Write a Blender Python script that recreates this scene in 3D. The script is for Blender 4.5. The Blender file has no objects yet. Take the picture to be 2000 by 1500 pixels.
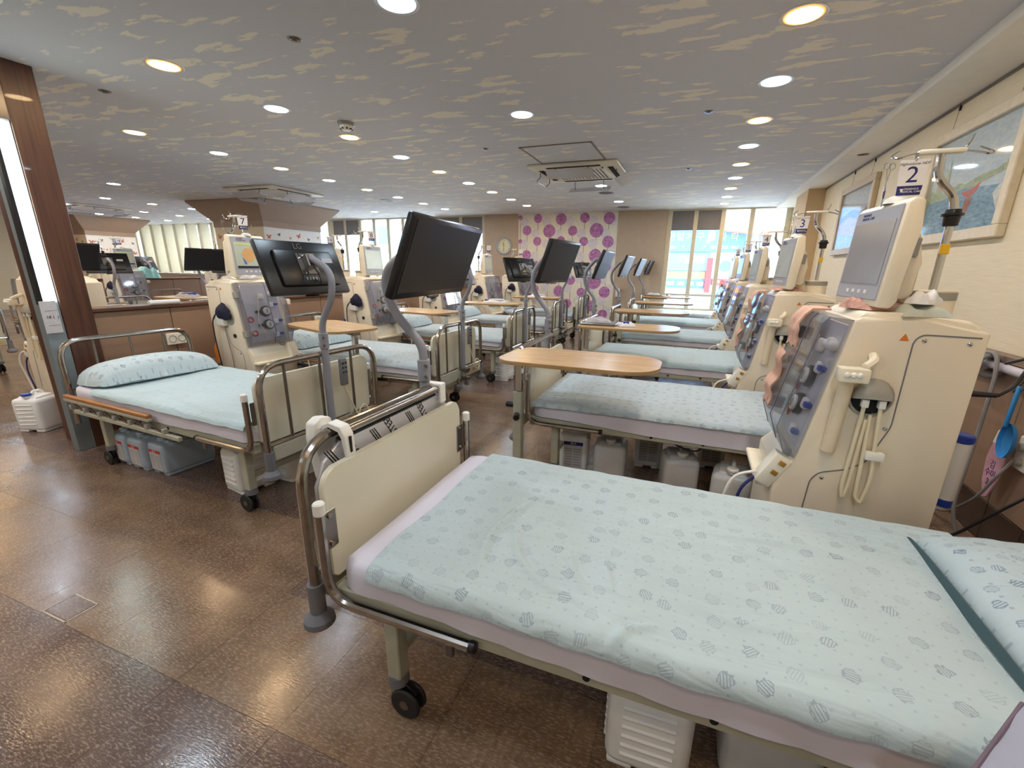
import bpy, bmesh, math, random
from mathutils import Vector, Matrix, Euler, noise
C = bpy.context.scene.collection
SC = bpy.context.scene
PI = math.pi
R = math.radians
random.seed(7)

# ---------------------------------------------------------------- camera, world, exposure
cam_d = bpy.data.cameras.new('camera'); cam = bpy.data.objects.new('camera', cam_d); C.objects.link(cam)
cam_d.sensor_fit = 'HORIZONTAL'; cam_d.sensor_width = 36
cam_d.lens = 860.17 / 2000 * 36
cam_d.shift_x = (1000 - 1016.97) / 2000; cam_d.shift_y = (769.65 - 750) / 2000
cam_d.clip_start = 0.02
def _cam():
    yaw, pitch, roll = -.3619, .2784, .0153
    cy, sy = math.cos(yaw), math.sin(yaw)
    f = Vector((sy*math.cos(pitch), cy*math.cos(pitch), -math.sin(pitch)))
    r = Vector((cy, -sy, 0)); u = r.cross(f); c, s = math.cos(roll), math.sin(roll)
    r2 = c*r + s*u; u2 = -s*r + c*u
    m = Matrix((r2, u2, -f)).transposed().to_4x4(); m.translation = Vector((0, 0, 1.5))
    cam.matrix_world = m
_cam(); SC.camera = cam
SC.view_settings.view_transform = 'Standard'; SC.view_settings.look = 'None'
SC.view_settings.gamma = 1; SC.view_settings.use_curve_mapping = False
SC.view_settings.exposure = 1.15
W = bpy.data.worlds.new('overcast_sky'); SC.world = W; W.use_nodes = True
W.node_tree.nodes['Background'].inputs[0].default_value = (0.86, 0.93, 1.0, 1)
W.node_tree.nodes['Background'].inputs[1].default_value = 6.5
SC.cycles.use_denoising = True
SC.cycles.max_bounces = 8; SC.cycles.diffuse_bounces = 4; SC.cycles.glossy_bounces = 4
SC.cycles.transparent_max_bounces = 24; SC.cycles.transmission_bounces = 6
SC.cycles.sample_clamp_indirect = 6.0; SC.cycles.caustics_reflective = False; SC.cycles.caustics_refractive = False
LAMP = 46.0

# ---------------------------------------------------------------- materials
def lin(c):
    return tuple(((v/255)/12.92 if v/255 <= .04045 else ((v/255+.055)/1.055)**2.4) for v in c) + (1,)
class NT:
    def __init__(s, name):
        s.m = bpy.data.materials.new(name); s.m.use_nodes = True; s.t = s.m.node_tree; s.n = s.t.nodes
        s.b = s.n['Principled BSDF']; s.out = s.n['Material Output']
    def add(s, kind, **kw):
        n = s.n.new(kind)
        for k, v in kw.items(): setattr(n, k, v)
        return n
    def link(s, a, b): s.t.links.new(a, b)
    def coord(s, kind='Object', scale=(1, 1, 1), rot=(0, 0, 0), loc=(0, 0, 0)):
        tc = s.add('ShaderNodeTexCoord'); mp = s.add('ShaderNodeMapping')
        mp.inputs['Scale'].default_value = scale; mp.inputs['Rotation'].default_value = rot; mp.inputs['Location'].default_value = loc
        s.link(tc.outputs[kind], mp.inputs[0]); return mp.outputs[0]
    def noise(s, vec, scale, detail=3, rough=.5, dist=0):
        n = s.add('ShaderNodeTexNoise'); n.inputs['Scale'].default_value = scale; n.inputs['Detail'].default_value = detail
        n.inputs['Roughness'].default_value = rough; n.inputs['Distortion'].default_value = dist; s.link(vec, n.inputs['Vector']); return n.outputs['Fac']
    def ramp(s, fac, stops):
        r = s.add('ShaderNodeValToRGB'); e = r.color_ramp.elements
        while len(e) < len(stops): e.new(.5)
        for el, (p, c) in zip(e, stops): el.position = p; el.color = c
        s.link(fac, r.inputs[0]); return r.outputs[0]
    def mix(s, fac, a, b):
        m = s.add('ShaderNodeMix', data_type='RGBA')
        for i, v in ((0, fac), (6, a), (7, b)):
            if hasattr(v, 'is_output') or hasattr(v, 'links'): s.link(v, m.inputs[i])
            else: m.inputs[i].default_value = v
        return m.outputs[2]
    def math(s, op, a, b=0.0):
        m = s.add('ShaderNodeMath', operation=op)
        for i, v in enumerate((a, b)):
            if isinstance(v, (int, float)): m.inputs[i].default_value = v
            else: s.link(v, m.inputs[i])
        return m.outputs[0]
    def bump(s, h, strength=.2, dist=.002):
        b = s.add('ShaderNodeBump'); b.inputs['Strength'].default_value = strength; b.inputs['Distance'].default_value = dist
        s.link(h, b.inputs['Height']); s.link(b.outputs[0], s.b.inputs['Normal'])
    def set(s, color=None, rough=None, metal=None):
        if color is not None:
            if isinstance(color, tuple): s.b.inputs['Base Color'].default_value = color
            else: s.link(color, s.b.inputs['Base Color'])
        if rough is not None:
            if isinstance(rough, (int, float)): s.b.inputs['Roughness'].default_value = rough
            else: s.link(rough, s.b.inputs['Roughness'])
        if metal is not None: s.b.inputs['Metallic'].default_value = metal

def mat(name, rgb, rough=.5, metal=0, var=.06, scale=9, bump=0, bscale=120, coat=0, tr=0):
    t = NT(name); a = lin(rgb); v = t.coord()
    d = tuple(max(0, x*(1-var)) for x in a[:3]) + (1,); u = tuple(min(1, x*(1+var)) for x in a[:3]) + (1,)
    f = t.noise(v, scale, 4)
    t.set(t.ramp(f, [(.3, d), (.7, u)]), rough, metal)
    if bump: t.bump(t.noise(v, bscale, 3), bump, .002)
    if coat: t.b.inputs['Coat Weight'].default_value = coat
    if tr: t.b.inputs['Transmission Weight'].default_value = tr
    return t.m
def emis(name, rgb, strength):
    t = NT(name); e = t.add('ShaderNodeEmission'); e.inputs[0].default_value = (*rgb, 1); e.inputs[1].default_value = strength
    t.link(e.outputs[0], t.out.inputs[0]); return t.m
def clear(name, tint, gloss=.08, haze=0.0, hazecol=(1, 1, 1, 1), fres=.5):
    t = NT(name); tr = t.add('ShaderNodeBsdfTransparent'); tr.inputs[0].default_value = (*tint, 1)
    g = t.add('ShaderNodeBsdfGlossy'); g.inputs['Roughness'].default_value = .05
    fr = t.add('ShaderNodeLayerWeight'); fr.inputs[0].default_value = .25
    mx = t.add('ShaderNodeMixShader'); f = t.math('ADD', t.math('MULTIPLY', fr.outputs['Fresnel'], fres), gloss)
    t.link(f, mx.inputs[0]); t.link(tr.outputs[0], mx.inputs[1]); t.link(g.outputs[0], mx.inputs[2]); o = mx.outputs[0]
    if haze:
        d = t.add('ShaderNodeBsdfDiffuse'); d.inputs[0].default_value = hazecol; m2 = t.add('ShaderNodeMixShader'); m2.inputs[0].default_value = haze
        t.link(o, m2.inputs[1]); t.link(d.outputs[0], m2.inputs[2]); o = m2.outputs[0]
    t.link(o, t.out.inputs[0]); return t.m

def wood(name, dark, light, axis=(1, 14, 14), rough=.35, sc=3, coat=0):
    t = NT(name); v = t.coord('Object', axis)
    f = t.noise(v, sc, 6, .6, .6)
    t.set(t.ramp(f, [(.3, lin(dark)), (.7, lin(light))]), rough)
    t.b.inputs['Coat Weight'].default_value = coat
    return t.m
def cloth(name, base, ink, motif=1/.085, small=1/.042, strength=.75, loc=(0, 0, 0)):
    t = NT(name); v = t.coord('UV', (1, 1, 1), (0, 0, 0), loc)
    vo = t.add('ShaderNodeTexVoronoi', voronoi_dimensions='2D', feature='F1'); vo.inputs['Scale'].default_value = motif; vo.inputs['Randomness'].default_value = .55
    t.link(v, vo.inputs['Vector'])
    wob = t.noise(v, 90, 1); dd = t.math('ADD', vo.outputs['Distance'], t.math('MULTIPLY', t.math('SUBTRACT', wob, .5), .22))
    inside = t.math('LESS_THAN', dd, .19); ring = t.math('MULTIPLY', inside, t.math('GREATER_THAN', dd, .158))
    sep = t.add('ShaderNodeSeparateColor'); t.link(vo.outputs['Color'], sep.inputs[0])
    rotv = t.add('ShaderNodeVectorRotate'); t.link(v, rotv.inputs[0]); t.link(t.math('MULTIPLY', sep.outputs[0], 3.1), rotv.inputs['Angle'])
    wv = t.add('ShaderNodeTexWave'); wv.inputs['Scale'].default_value = 45; t.link(rotv.outputs[0], wv.inputs[0])
    hatch = t.math('MULTIPLY', inside, t.math('GREATER_THAN', wv.outputs['Fac'], .6))
    mot = t.math('MAXIMUM', ring, hatch)
    mot = t.math('MULTIPLY', mot, t.math('ADD', t.math('MULTIPLY', sep.outputs[1], .7), .35))
    v2 = t.add('ShaderNodeTexVoronoi', voronoi_dimensions='2D', feature='F1', distance='CHEBYCHEV'); v2.inputs['Scale'].default_value = small; v2.inputs['Randomness'].default_value = .25
    t.link(v, v2.inputs['Vector']); sq = t.math('MULTIPLY', t.math('LESS_THAN', v2.outputs['Distance'], .085), .4)
    fac = t.math('MULTIPLY', t.math('MAXIMUM', mot, sq), strength)
    b0 = lin(base); soft = t.ramp(t.noise(v, 2.3, 3), [(.3, tuple(x*.94 for x in b0[:3])+(1,)), (.7, b0)])
    t.set(t.mix(fac, soft, lin(ink)), .85)
    t.b.inputs['Sheen Weight'].default_value = .15
    weave = t.noise(t.coord('Object', (1, 1, 1)), 420, 2); fold = t.noise(v, 9, 4, .6)
    fold2 = t.noise(t.coord('UV', (1.2, 4.5, 1), (0, 0, .5)), 2.2, 3, .55, .6)
    t.bump(t.math('ADD', t.math('ADD', t.math('MULTIPLY', weave, .04), t.math('MULTIPLY', fold, .5)), t.math('MULTIPLY', fold2, 1.6)), .55, .022)
    return t.m

M = {}
M['cream'] = mat('cream_plastic', (230, 218, 197), .42, var=.03, scale=4, bump=.04, bscale=300)
M['creamlight'] = mat('pale_cream_plastic', (238, 228, 206), .4, var=.02)
M['panel'] = mat('cream_board', (222, 217, 196), .3, var=.05, scale=2.5)
M['steel'] = mat('brushed_steel', (176, 168, 160), .2, 1, var=.1, scale=30)
M['steeldark'] = mat('worn_steel', (140, 134, 128), .35, 1, var=.12)
M['chrome'] = mat('chrome', (205, 205, 205), .1, 1, var=.03)
M['pole'] = mat('grey_painted_metal', (150, 151, 160), .4, .1, var=.05)
M['frame'] = mat('grey_green_enamel', (178, 178, 160), .4, .05, var=.08, scale=12)
M['grey'] = mat('grey_rubber', (112, 112, 118), .6, var=.06)
M['greyplastic'] = mat('grey_plastic', (158, 156, 148), .45, var=.05)
M['bezel'] = mat('pale_grey_bezel', (170, 170, 178), .4, var=.02)
M['black'] = mat('black_plastic', (22, 21, 25), .3, var=.1)
M['blackgloss'] = mat('dark_screen', (27, 24, 27), .42, var=.04)
M['blackgloss'].node_tree.nodes['Principled BSDF'].inputs['Specular IOR Level'].default_value = .25
M['rubber'] = mat('black_rubber', (26, 25, 25), .55, var=.1)
M['white'] = mat('white_plastic', (236, 234, 228), .4, var=.02)
M['whitewarm'] = mat('warm_white_plastic', (240, 235, 220), .4, var=.02)
M['sheet'] = mat('lilac_white_sheet', (214, 211, 224), .9, var=.04, scale=3, bump=.35, bscale=14)
M['cov1'] = cloth('pale_blue_print_cloth', (186, 203, 208), (120, 132, 152), motif=1/.095, small=1/.04, strength=.62)
M['cov2'] = cloth('pale_blue_dash_cloth', (188, 204, 213), (112, 124, 144), motif=1/.075, small=1/.05, loc=(3, 1, 0))
M['cov3'] = cloth('plain_blue_cloth', (182, 203, 211), (140, 160, 178), strength=.4, loc=(7, 2, 0))
M['pil'] = cloth('pillowcase_print', (190, 208, 216), (96, 118, 152), motif=1/.075, small=1/.05, strength=.95, loc=(2, 5, 0))
M['table'] = wood('light_maple_laminate', (200, 162, 116), (222, 188, 144), (2, 12, 12), .25, 2)
M['tableedge'] = mat('tan_edge_band', (170, 138, 92), .5)
M['rail_wood'] = wood('orange_brown_rail', (150, 98, 52), (186, 128, 74), (2, 20, 20), .4)
M['pillar'] = wood('dark_walnut_veneer', (62, 36, 27), (98, 60, 43), (16, 16, .6), .38, 2.2)
M['pillar'].node_tree.nodes['Principled BSDF'].inputs['Coat Weight'].default_value = .1
M['ledge'] = wood('dark_ledge_wood', (72, 44, 34), (100, 66, 50), (12, 1, 12), .4)
M['brown'] = mat('brown_panel', (150, 121, 100), .55, var=.05, scale=3, bump=.08, bscale=200)
M['brownjoint'] = mat('brown_joint', (88, 66, 52), .7)
M['ledge2'] = wood('grey_brown_ledge', (120, 100, 84), (146, 126, 108), (12, 1, 12), .5)
M['crown'] = mat('taupe_crown_paint', (166, 143, 124), .7, var=.03)
M['beige'] = mat('beige_wall_fabric', (186, 166, 146), .85, var=.04, bump=.1, bscale=150)
M['blind'] = mat('grey_roller_blind', (124, 120, 122), .9, var=.04)
M['mull'] = mat('cream_window_frame', (206, 196, 170), .5, var=.03)
M['soffit'] = mat('off_white_soffit', (246, 243, 236), .7, var=.02)
M['jugwhite'] = mat('translucent_white_jug', (240, 242, 242), .35, var=.03, bump=.05, bscale=30)
M['jugblue'] = mat('blue_grey_translucent_jug', (172, 188, 204), .3, var=.05, bump=.05, bscale=30)
M['juggrey'] = mat('grey_translucent_jug', (204, 204, 203), .3, var=.05, bump=.05, bscale=30)
M['blue'] = mat('royal_blue_plastic', (26, 62, 168), .4)
M['navy'] = mat('navy_fabric', (26, 26, 52), .8, bump=.2, bscale=60)
M['navyink'] = mat('navy_ink', (30, 34, 104), .6)
M['ink'] = mat('black_ink', (30, 28, 30), .6)
M['red'] = mat('red_ink', (196, 52, 48), .5)
M['orange'] = mat('orange_print', (214, 122, 40), .6)
M['sticker'] = mat('orange_sticker', (206, 158, 88), .6)
M['yellow'] = mat('yellow_sticker', (236, 190, 40), .5)
M['paper'] = mat('white_paper', (232, 232, 236), .8, var=.02)
M['papergrey'] = mat('grey_label_paper', (196, 196, 202), .8, var=.08, scale=60)
M['peach'] = mat('peach_towel', (222, 178, 158), .95, bump=.5, bscale=90)
M['towel'] = mat('grey_green_towel', (190, 196, 186), .95, bump=.5, bscale=80)
M['pinkcloth'] = mat('pink_plaid_cloth', (196, 150, 136), .9, var=.3, scale=30, bump=.4, bscale=60)
M['tube'] = mat('clear_cream_tube', (226, 216, 188), .3, var=.03)
M['cable'] = mat('grey_cable', (136, 132, 132), .5)
M['cableblack'] = mat('black_cable', (34, 32, 34), .5)
M['copper'] = mat('brass_socket', (190, 140, 60), .35, .8)
M['screenblue'] = mat('pale_display', (186, 194, 190), .2, var=.08, scale=5)
M['screengrey'] = mat('grey_display', (150, 147, 150), .2, var=.03)
M['module'] = mat('grey_lilac_module', (204, 202, 206), .4, var=.05)
M['steelfilm'] = mat('milky_film_on_steel', (206, 206, 212), .35, .25, var=.05)
M['door'] = clear('smoky_clear_acrylic', (.90, .905, .935), .05, .04, (.66, .67, .74, 1))
M['edge'] = mat('dusky_acrylic_edge', (96, 96, 118), .3)
M['glass'] = clear('window_glass', (.95, .98, .98), .02)
M['picglass'] = clear('picture_glass', (.99, .99, .99), .01, fres=.16)
M['clearbag'] = clear('clear_wrap', (.9, .9, .93), .12, .45, (.9, .9, .94, 1))
M['jugdark'] = mat('dark_contents', (110, 112, 118), .4)
M['plug'] = mat('grey_plug', (170, 164, 156), .5)
M['skyblue'] = mat('sky_blue_plastic', (58, 140, 206), .35)
M['pink'] = mat('pink_pad', (206, 160, 176), .7, var=.1, scale=20)
M['purpleink'] = mat('purple_ink', (78, 40, 110), .6)
M['greyquilt'] = mat('grey_print_fabric', (160, 164, 184), .9, var=.05, bump=.2, bscale=50)
def lens(name, core, rim, k):
    t = NT(name); v = t.coord('Object'); ln = t.add('ShaderNodeVectorMath', operation='LENGTH'); t.link(v, ln.inputs[0])
    f = t.math('MULTIPLY', ln.outputs['Value'], 10.0)
    e = t.add('ShaderNodeEmission'); t.link(t.ramp(f, [(.70, (*core, 1)), (.86, (*rim, 1))]), e.inputs[0])
    st = t.math('ADD', t.math('MULTIPLY', t.math('SUBTRACT', 1, t.ramp(f, [(.70, (0, 0, 0, 1)), (.90, (1, 1, 1, 1))])), LAMP*k), .8); t.link(st, e.inputs[1])
    t.link(e.outputs[0], t.out.inputs[0]); return t.m
M['warm_lens'] = lens('warm_lamp_lens', (1.0, .70, .38), (1.0, .40, .09), 1.5)
M['cool_lens'] = lens('cool_lamp_lens', (.74, .89, 1.0), (.55, .72, 1.0), 1.5)
M['tube_lens'] = emis('cold_tube_glow', (.80, 1.0, .98), 7.0)
M['trimring'] = mat('lamp_trim_ring', (214, 208, 200), .4)
M['dark'] = mat('dark_void', (18, 17, 18), .8)
M['metalgrey'] = mat('blue_grey_metal', (140, 152, 158), .45, .5)
M['purpleflower'] = None

def _flower(name, a, b):
    t = NT(name); v = t.coord(); f = t.noise(v, 28, 4, .7, 1.2)
    t.set(t.ramp(f, [(.35, lin(a)), (.62, lin(b))]), .8); return t.m
M['purpleflower'] = _flower('purple_flower_print', (136, 68, 136), (216, 156, 206))
M['ghostflower'] = _flower('pale_flower_print', (214, 206, 216), (232, 226, 226))
M['wallpaper'] = mat('cream_wallpaper', (236, 230, 214), .8, var=.02)
M['stem'] = mat('stem_print', (136, 126, 124), .8)
M['butterfly'] = mat('white_column_paper', (234, 230, 222), .8, var=.02)
M['butterflycream'] = mat('cream_column_paper', (232, 214, 182), .8, var=.02)
M['bfo'] = mat('orange_butterfly_print', (200, 108, 74), .7, var=.3, scale=60)
M['bfb'] = mat('blue_butterfly_print', (66, 90, 134), .7, var=.3, scale=60)
M['bfy'] = mat('ochre_butterfly_print', (196, 154, 92), .7, var=.3, scale=60)

def _ceiling():
    t = NT('cloud_print_ceiling_paper'); v = t.coord('Object', (1.0, 3.0, 1))
    f = t.noise(v, 2.9, 5, .55, .25); g = t.noise(v, .9, 2)
    ff = t.math('ADD', f, t.math('MULTIPLY', t.math('SUBTRACT', g, .5), .25))
    cl = t.ramp(ff, [(.575, (0, 0, 0, 1)), (.605, (1, 1, 1, 1))])
    t.set(t.mix(cl, lin((214, 215, 222)), lin((246, 240, 228))), .9)
    t.bump(t.noise(t.coord(), 160, 2), .1, .002); return t.m
M['ceiling'] = _ceiling()
def _wall():
    t = NT('cream_woven_wallpaper'); v = t.coord('Object', (1, 2, 60)); f = t.noise(v, 3, 4)
    t.set(t.ramp(f, [(.3, lin((226, 212, 184))), (.7, lin((236, 224, 198)))]), .75); t.bump(f, .15, .002); return t.m
M['wall'] = _wall()
def _tile(name, a, b, c):
    t = NT(name); oi = t.add('ShaderNodeObjectInfo')
    tc = t.add('ShaderNodeTexCoord'); ad = t.add('ShaderNodeVectorMath', operation='ADD'); sc = t.add('ShaderNodeVectorMath', operation='SCALE')
    t.link(oi.outputs['Location'], sc.inputs[0]); sc.inputs['Scale'].default_value = 1.0
    t.link(tc.outputs['Object'], ad.inputs[0]); t.link(sc.outputs[0], ad.inputs[1])
    def mp(s):
        m = t.add('ShaderNodeMapping'); m.inputs['Scale'].default_value = s; t.link(ad.outputs[0], m.inputs[0]); return m.outputs[0]
    broad = t.noise(mp((1.1, 2.6, 1)), 1.6, 5, .65, .1); streak = t.noise(mp((22, 2.2, 1)), 2.5, 3, .6)
    col = t.ramp(broad, [(.3, lin(a)), (.5, lin(b)), (.68, lin(c))])
    rnd = t.ramp(oi.outputs['Random'], [(0, (.84, .84, .84, 1)), (1, (1.1, 1.08, 1.06, 1))])
    mm = t.add('ShaderNodeMix', data_type='RGBA', blend_type='MULTIPLY'); mm.inputs[0].default_value = 1; t.link(col, mm.inputs[6]); t.link(rnd, mm.inputs[7])
    st = t.ramp(streak, [(.35, (.78, .78, .78, 1)), (.6, (1.05, 1.05, 1.05, 1))])
    m2 = t.add('ShaderNodeMix', data_type='RGBA', blend_type='MULTIPLY'); m2.inputs[0].default_value = .8; t.link(mm.outputs[2], m2.inputs[6]); t.link(st, m2.inputs[7])
    fl = t.noise(mp((.28, 1.1, 1)), 165, 2, .6, .3); flk = t.ramp(fl, [(.5, (0, 0, 0, 1)), (.64, (1, 1, 1, 1))])
    t.set(t.mix(t.math('MULTIPLY', flk, .5), m2.outputs[2], lin((172, 152, 136))), t.ramp(t.noise(mp((1, 1, 1)), 3, 3), [(.35, (.13, .13, .13, 1)), (.7, (.27, .27, .27, 1))]))
    t.bump(t.math('ADD', fl, t.math('MULTIPLY', streak, .6)), .22, .002)
    return t.m
M['tilegold'] = _tile('gold_brown_woven_tile', (96, 75, 59), (120, 97, 77), (134, 111, 90))
M['tilepurple'] = _tile('plum_brown_woven_tile', (80, 63, 58), (99, 80, 74), (116, 97, 88))

# ---------------------------------------------------------------- mesh helpers
class MB:
    def __init__(s): s.bm = bmesh.new()
    def _after(s, vs, bev, seg):
        if bev > 0:
            es = list({e for v in vs for e in v.link_edges})
            bmesh.ops.bevel(s.bm, geom=es, offset=bev, segments=seg, profile=.5, affect='EDGES', clamp_overlap=True)
    def box(s, c, size, bev=0, seg=1, rot=None):
        m = Matrix.Translation(c) @ (Euler(rot).to_matrix().to_4x4() if rot else Matrix()) @ Matrix.Diagonal((*size, 1))
        s._after(bmesh.ops.create_cube(s.bm, size=1, matrix=m)['verts'], bev, seg); return s
    def bx(s, x0, x1, y0, y1, z0, z1, bev=0, seg=1):
        return s.box(((x0+x1)/2, (y0+y1)/2, (z0+z1)/2), (abs(x1-x0), abs(y1-y0), abs(z1-z0)), bev, seg)
    def cyl(s, p, q, r, r2=None, n=12, bev=0):
        p, q = Vector(p), Vector(q); d = q-p; rot = d.to_track_quat('Z', 'Y').to_matrix().to_4x4()
        vs = bmesh.ops.create_cone(s.bm, cap_ends=True, segments=n, radius1=r, radius2=r if r2 is None else r2, depth=d.length, matrix=Matrix.Translation((p+q)/2) @ rot)['verts']
        s._after(vs, bev, 1); return s
    def sph(s, c, r, scale=(1, 1, 1), u=14, v=8, rot=None):
        m = Matrix.Translation(c) @ (Euler(rot).to_matrix().to_4x4() if rot else Matrix()) @ Matrix.Diagonal((*scale, 1))
        bmesh.ops.create_uvsphere(s.bm, u_segments=u, v_segments=v, radius=r, matrix=m); return s
    def tube(s, pts, r, n=8, fil=0, k=4, closed=False):
        P = [Vector(p) for p in pts]
        if fil:
            Q = [P[0]]
            for i in range(1, len(P)-1):
                a, b, c = P[i-1], P[i], P[i+1]; f = min(fil, (a-b).length*.49, (c-b).length*.49)
                s0 = b+(a-b).normalized()*f; s1 = b+(c-b).normalized()*f
                for j in range(k+1):
                    t = j/k; Q.append(s0*(1-t)**2 + b*2*t*(1-t) + s1*t*t)
            Q.append(P[-1]); P = Q
        rings = []; up = None
        for i, p in enumerate(P):
            a = P[max(i-1, 0)] if not closed else P[i-1]; b = P[min(i+1, len(P)-1)] if not closed else P[(i+1) % len(P)]
            d = (b-a).normalized()
            if up is None:
                up = d.orthogonal().normalized()
            else:
                up = (up - d*up.dot(d)); up = up.normalized() if up.length > 1e-6 else d.orthogonal().normalized()
            sd = d.cross(up); rr = r[i] if isinstance(r, (list, tuple)) else r
            rings.append([s.bm.verts.new(p+(up*math.cos(t)+sd*math.sin(t))*rr) for t in (2*PI*j/n for j in range(n))])
        m = len(rings)
        for i in range(m if closed else m-1):
            A, B = rings[i], rings[(i+1) % m]
            for j in range(n): s.bm.faces.new((A[j], A[(j+1) % n], B[(j+1) % n], B[j]))
        if not closed:
            s.bm.faces.new(list(reversed(rings[0]))); s.bm.faces.new(rings[-1])
        return s
    def prism(s, poly, axis, lo, hi, bev=0, seg=1):
        def P(a, b, w): return {'x': (w, a, b), 'y': (a, w, b), 'z': (a, b, w)}[axis]
        A = [s.bm.verts.new(P(a, b, lo)) for a, b in poly]; B = [s.bm.verts.new(P(a, b, hi)) for a, b in poly]
        n = len(poly); f0 = s.bm.faces.new(A); s.bm.faces.new(list(reversed(B)))
        for i in range(n): s.bm.faces.new((A[i], B[i], B[(i+1) % n], A[(i+1) % n]))
        s._after(A+B, bev, seg); return s
    def lathe(s, prof, c=(0, 0, 0), n=16, rot=None, ang=2*PI):
        m = Matrix.Translation(c) @ (Euler(rot).to_matrix().to_4x4() if rot else Matrix())
        full = abs(ang-2*PI) < 1e-6; cols = n if full else n+1
        G = [[s.bm.verts.new(m @ Vector((r*math.cos(ang*j/n), r*math.sin(ang*j/n), z))) for r, z in prof] for j in range(cols)]
        for j in range(n):
            A, B = G[j], G[(j+1) % cols]
            for i in range(len(prof)-1): s.bm.faces.new((A[i], B[i], B[i+1], A[i+1]))
        return s
    def grid(s, fn, nu, nv, thick=0, uv=None):
        V = [[s.bm.verts.new(fn(i/nu, j/nv)) for j in range(nv+1)] for i in range(nu+1)]
        L = s.bm.loops.layers.uv.verify() if uv else None
        for i in range(nu):
            for j in range(nv):
                f = s.bm.faces.new((V[i][j], V[i+1][j], V[i+1][j+1], V[i][j+1]))
                if uv:
                    for lp, (a, b) in zip(f.loops, ((i, j), (i+1, j), (i+1, j+1), (i, j+1))): lp[L].uv = (a/nu*uv[0], b/nv*uv[1])
        if thick:
            s.bm.normal_update()
            g = bmesh.ops.solidify(s.bm, geom=list(s.bm.faces), thickness=thick)
        return s
    def flat(s, poly, axis, w):
        def P(a, b): return {'x': (w, a, b), 'y': (a, w, b), 'z': (a, b, w)}[axis]
        s.bm.faces.new([s.bm.verts.new(P(a, b)) for a, b in poly]); return s
    def disc(s, c, r, axis, n=16):
        a0, b0 = {'x': (c[1], c[2]), 'y': (c[0], c[2]), 'z': (c[0], c[1])}[axis]; w = {'x': c[0], 'y': c[1], 'z': c[2]}[axis]
        return s.flat([(a0+r*math.cos(2*PI*i/n), b0+r*math.sin(2*PI*i/n)) for i in range(n)], axis, w)
    def build(s, name, m, parent=None, loc=(0, 0, 0), ang=35, recalc=True):
        bm = s.bm; bmesh.ops.remove_doubles(bm, verts=bm.verts, dist=1e-6)
        if recalc: bmesh.ops.recalc_face_normals(bm, faces=bm.faces)
        me = bpy.data.meshes.new(name); bm.to_mesh(me); bm.free()
        me.polygons.foreach_set('use_smooth', [True]*len(me.polygons)); me.set_sharp_from_angle(angle=R(ang))
        me.materials.append(M[m] if isinstance(m, str) else m)
        o = bpy.data.objects.new(name, me); C.objects.link(o); o.location = loc
        if parent is not None: o.parent = parent
        return o
def tag(o, label=None, cat=None, group=None, kind=None):
    if label: o['label'] = label
    if cat: o['category'] = cat
    if group: o['group'] = group
    if kind: o['kind'] = kind
    return o
def empty(name, loc=(0, 0, 0), rz=0, label=None, cat=None, group=None):
    o = bpy.data.objects.new(name, None); C.objects.link(o); o.location = loc; o.rotation_euler = (0, 0, rz); o.empty_display_size = .1
    return tag(o, label, cat, group)
def copy_tree(o, parent=None):
    c = o.copy(); C.objects.link(c); c.parent = parent
    for ch in list(o.children): copy_tree(ch, c)
    return c
def dup(o, loc, rz=0, label=None, group=None):
    c = copy_tree(o); c.location = loc; c.rotation_euler = (0, 0, rz); return tag(c, label, None, group)
_tc = {}
def text(name, body, size, loc, rot, m, parent=None, ext=.0006, align='CENTER', shear=0, sx=1):
    key = (body, size, ext, align, shear, m)
    if key not in _tc:
        cu = bpy.data.curves.new(name, 'FONT'); cu.body = body; cu.size = size; cu.align_x = align; cu.align_y = 'CENTER'; cu.extrude = ext; cu.shear = shear
        cu.resolution_u = 3; q = bpy.data.objects.new(name, cu); me = bpy.data.meshes.new_from_object(q); me.name = name
        me.materials.clear(); me.materials.append(M[m]); bpy.data.objects.remove(q); bpy.data.curves.remove(cu); _tc[key] = me
    o = bpy.data.objects.new(name, _tc[key]); C.objects.link(o); o.location = loc; o.rotation_euler = rot; o.scale = (sx, 1, 1)
    if parent is not None: o.parent = parent
    return o
FX, FXN, FYN = (PI/2, 0, PI/2), (PI/2, 0, -PI/2), (PI/2, 0, 0)   # text facing +x, -x, -y
def struct(o): o['kind'] = 'structure'; return o

# ---------------------------------------------------------------- room shell
XR, YF, ZC = 1.745, 11.22, 2.82
XL, YB = -20.2, -3.2
floor = struct(MB().bx(XL-.1, XR+.1, YB-.1, YF+.1, -.12, -.006).build('floor', mat('dark_floor_joint', (62, 48, 40), .6)))
# half-metre floor tiles: strips along X change colour, nearest 300 are single pieces
tm = {}
def tile_mesh(mk):
    if mk not in tm:
        o = MB().bx(-.2494, .2494, -.2494, .2494, -.006, 0).build('floor_tile', mk); tm[mk] = o.data; bpy.data.objects.remove(o)
    return tm[mk]
GOLD = {-4, -3, 0, 3, 4, 5, 6, 7, 10, 13, 14, 17, 20, 21}
cells = []
for j in range(-6, 22):
    for i in range(-37, 7):
        cx, cy = -1.64+.25+.5*i, .75+.25+.5*j
        if cx > XR-.05 or cx < XL or cy > YF or cy < YB: continue
        gold = (j in GOLD) if not (j == 1 and i >= 0) else False
        if j == 1 and i < 0: gold = True
        vis = cy > -.3 and cx > -cy*3-4.5
        d = math.hypot(cx, cy) + (0 if vis else 50) + (6 if cx > 1.0 else 0)
        cells.append((d, cx, cy, gold))
cells.sort()
for k, (d, cx, cy, gold) in enumerate(cells[:300]):
    o = bpy.data.objects.new('floor_tile', tile_mesh('tilegold' if gold else 'tilepurple')); C.objects.link(o); o.parent = floor; o.location = (cx, cy, 0)
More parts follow.
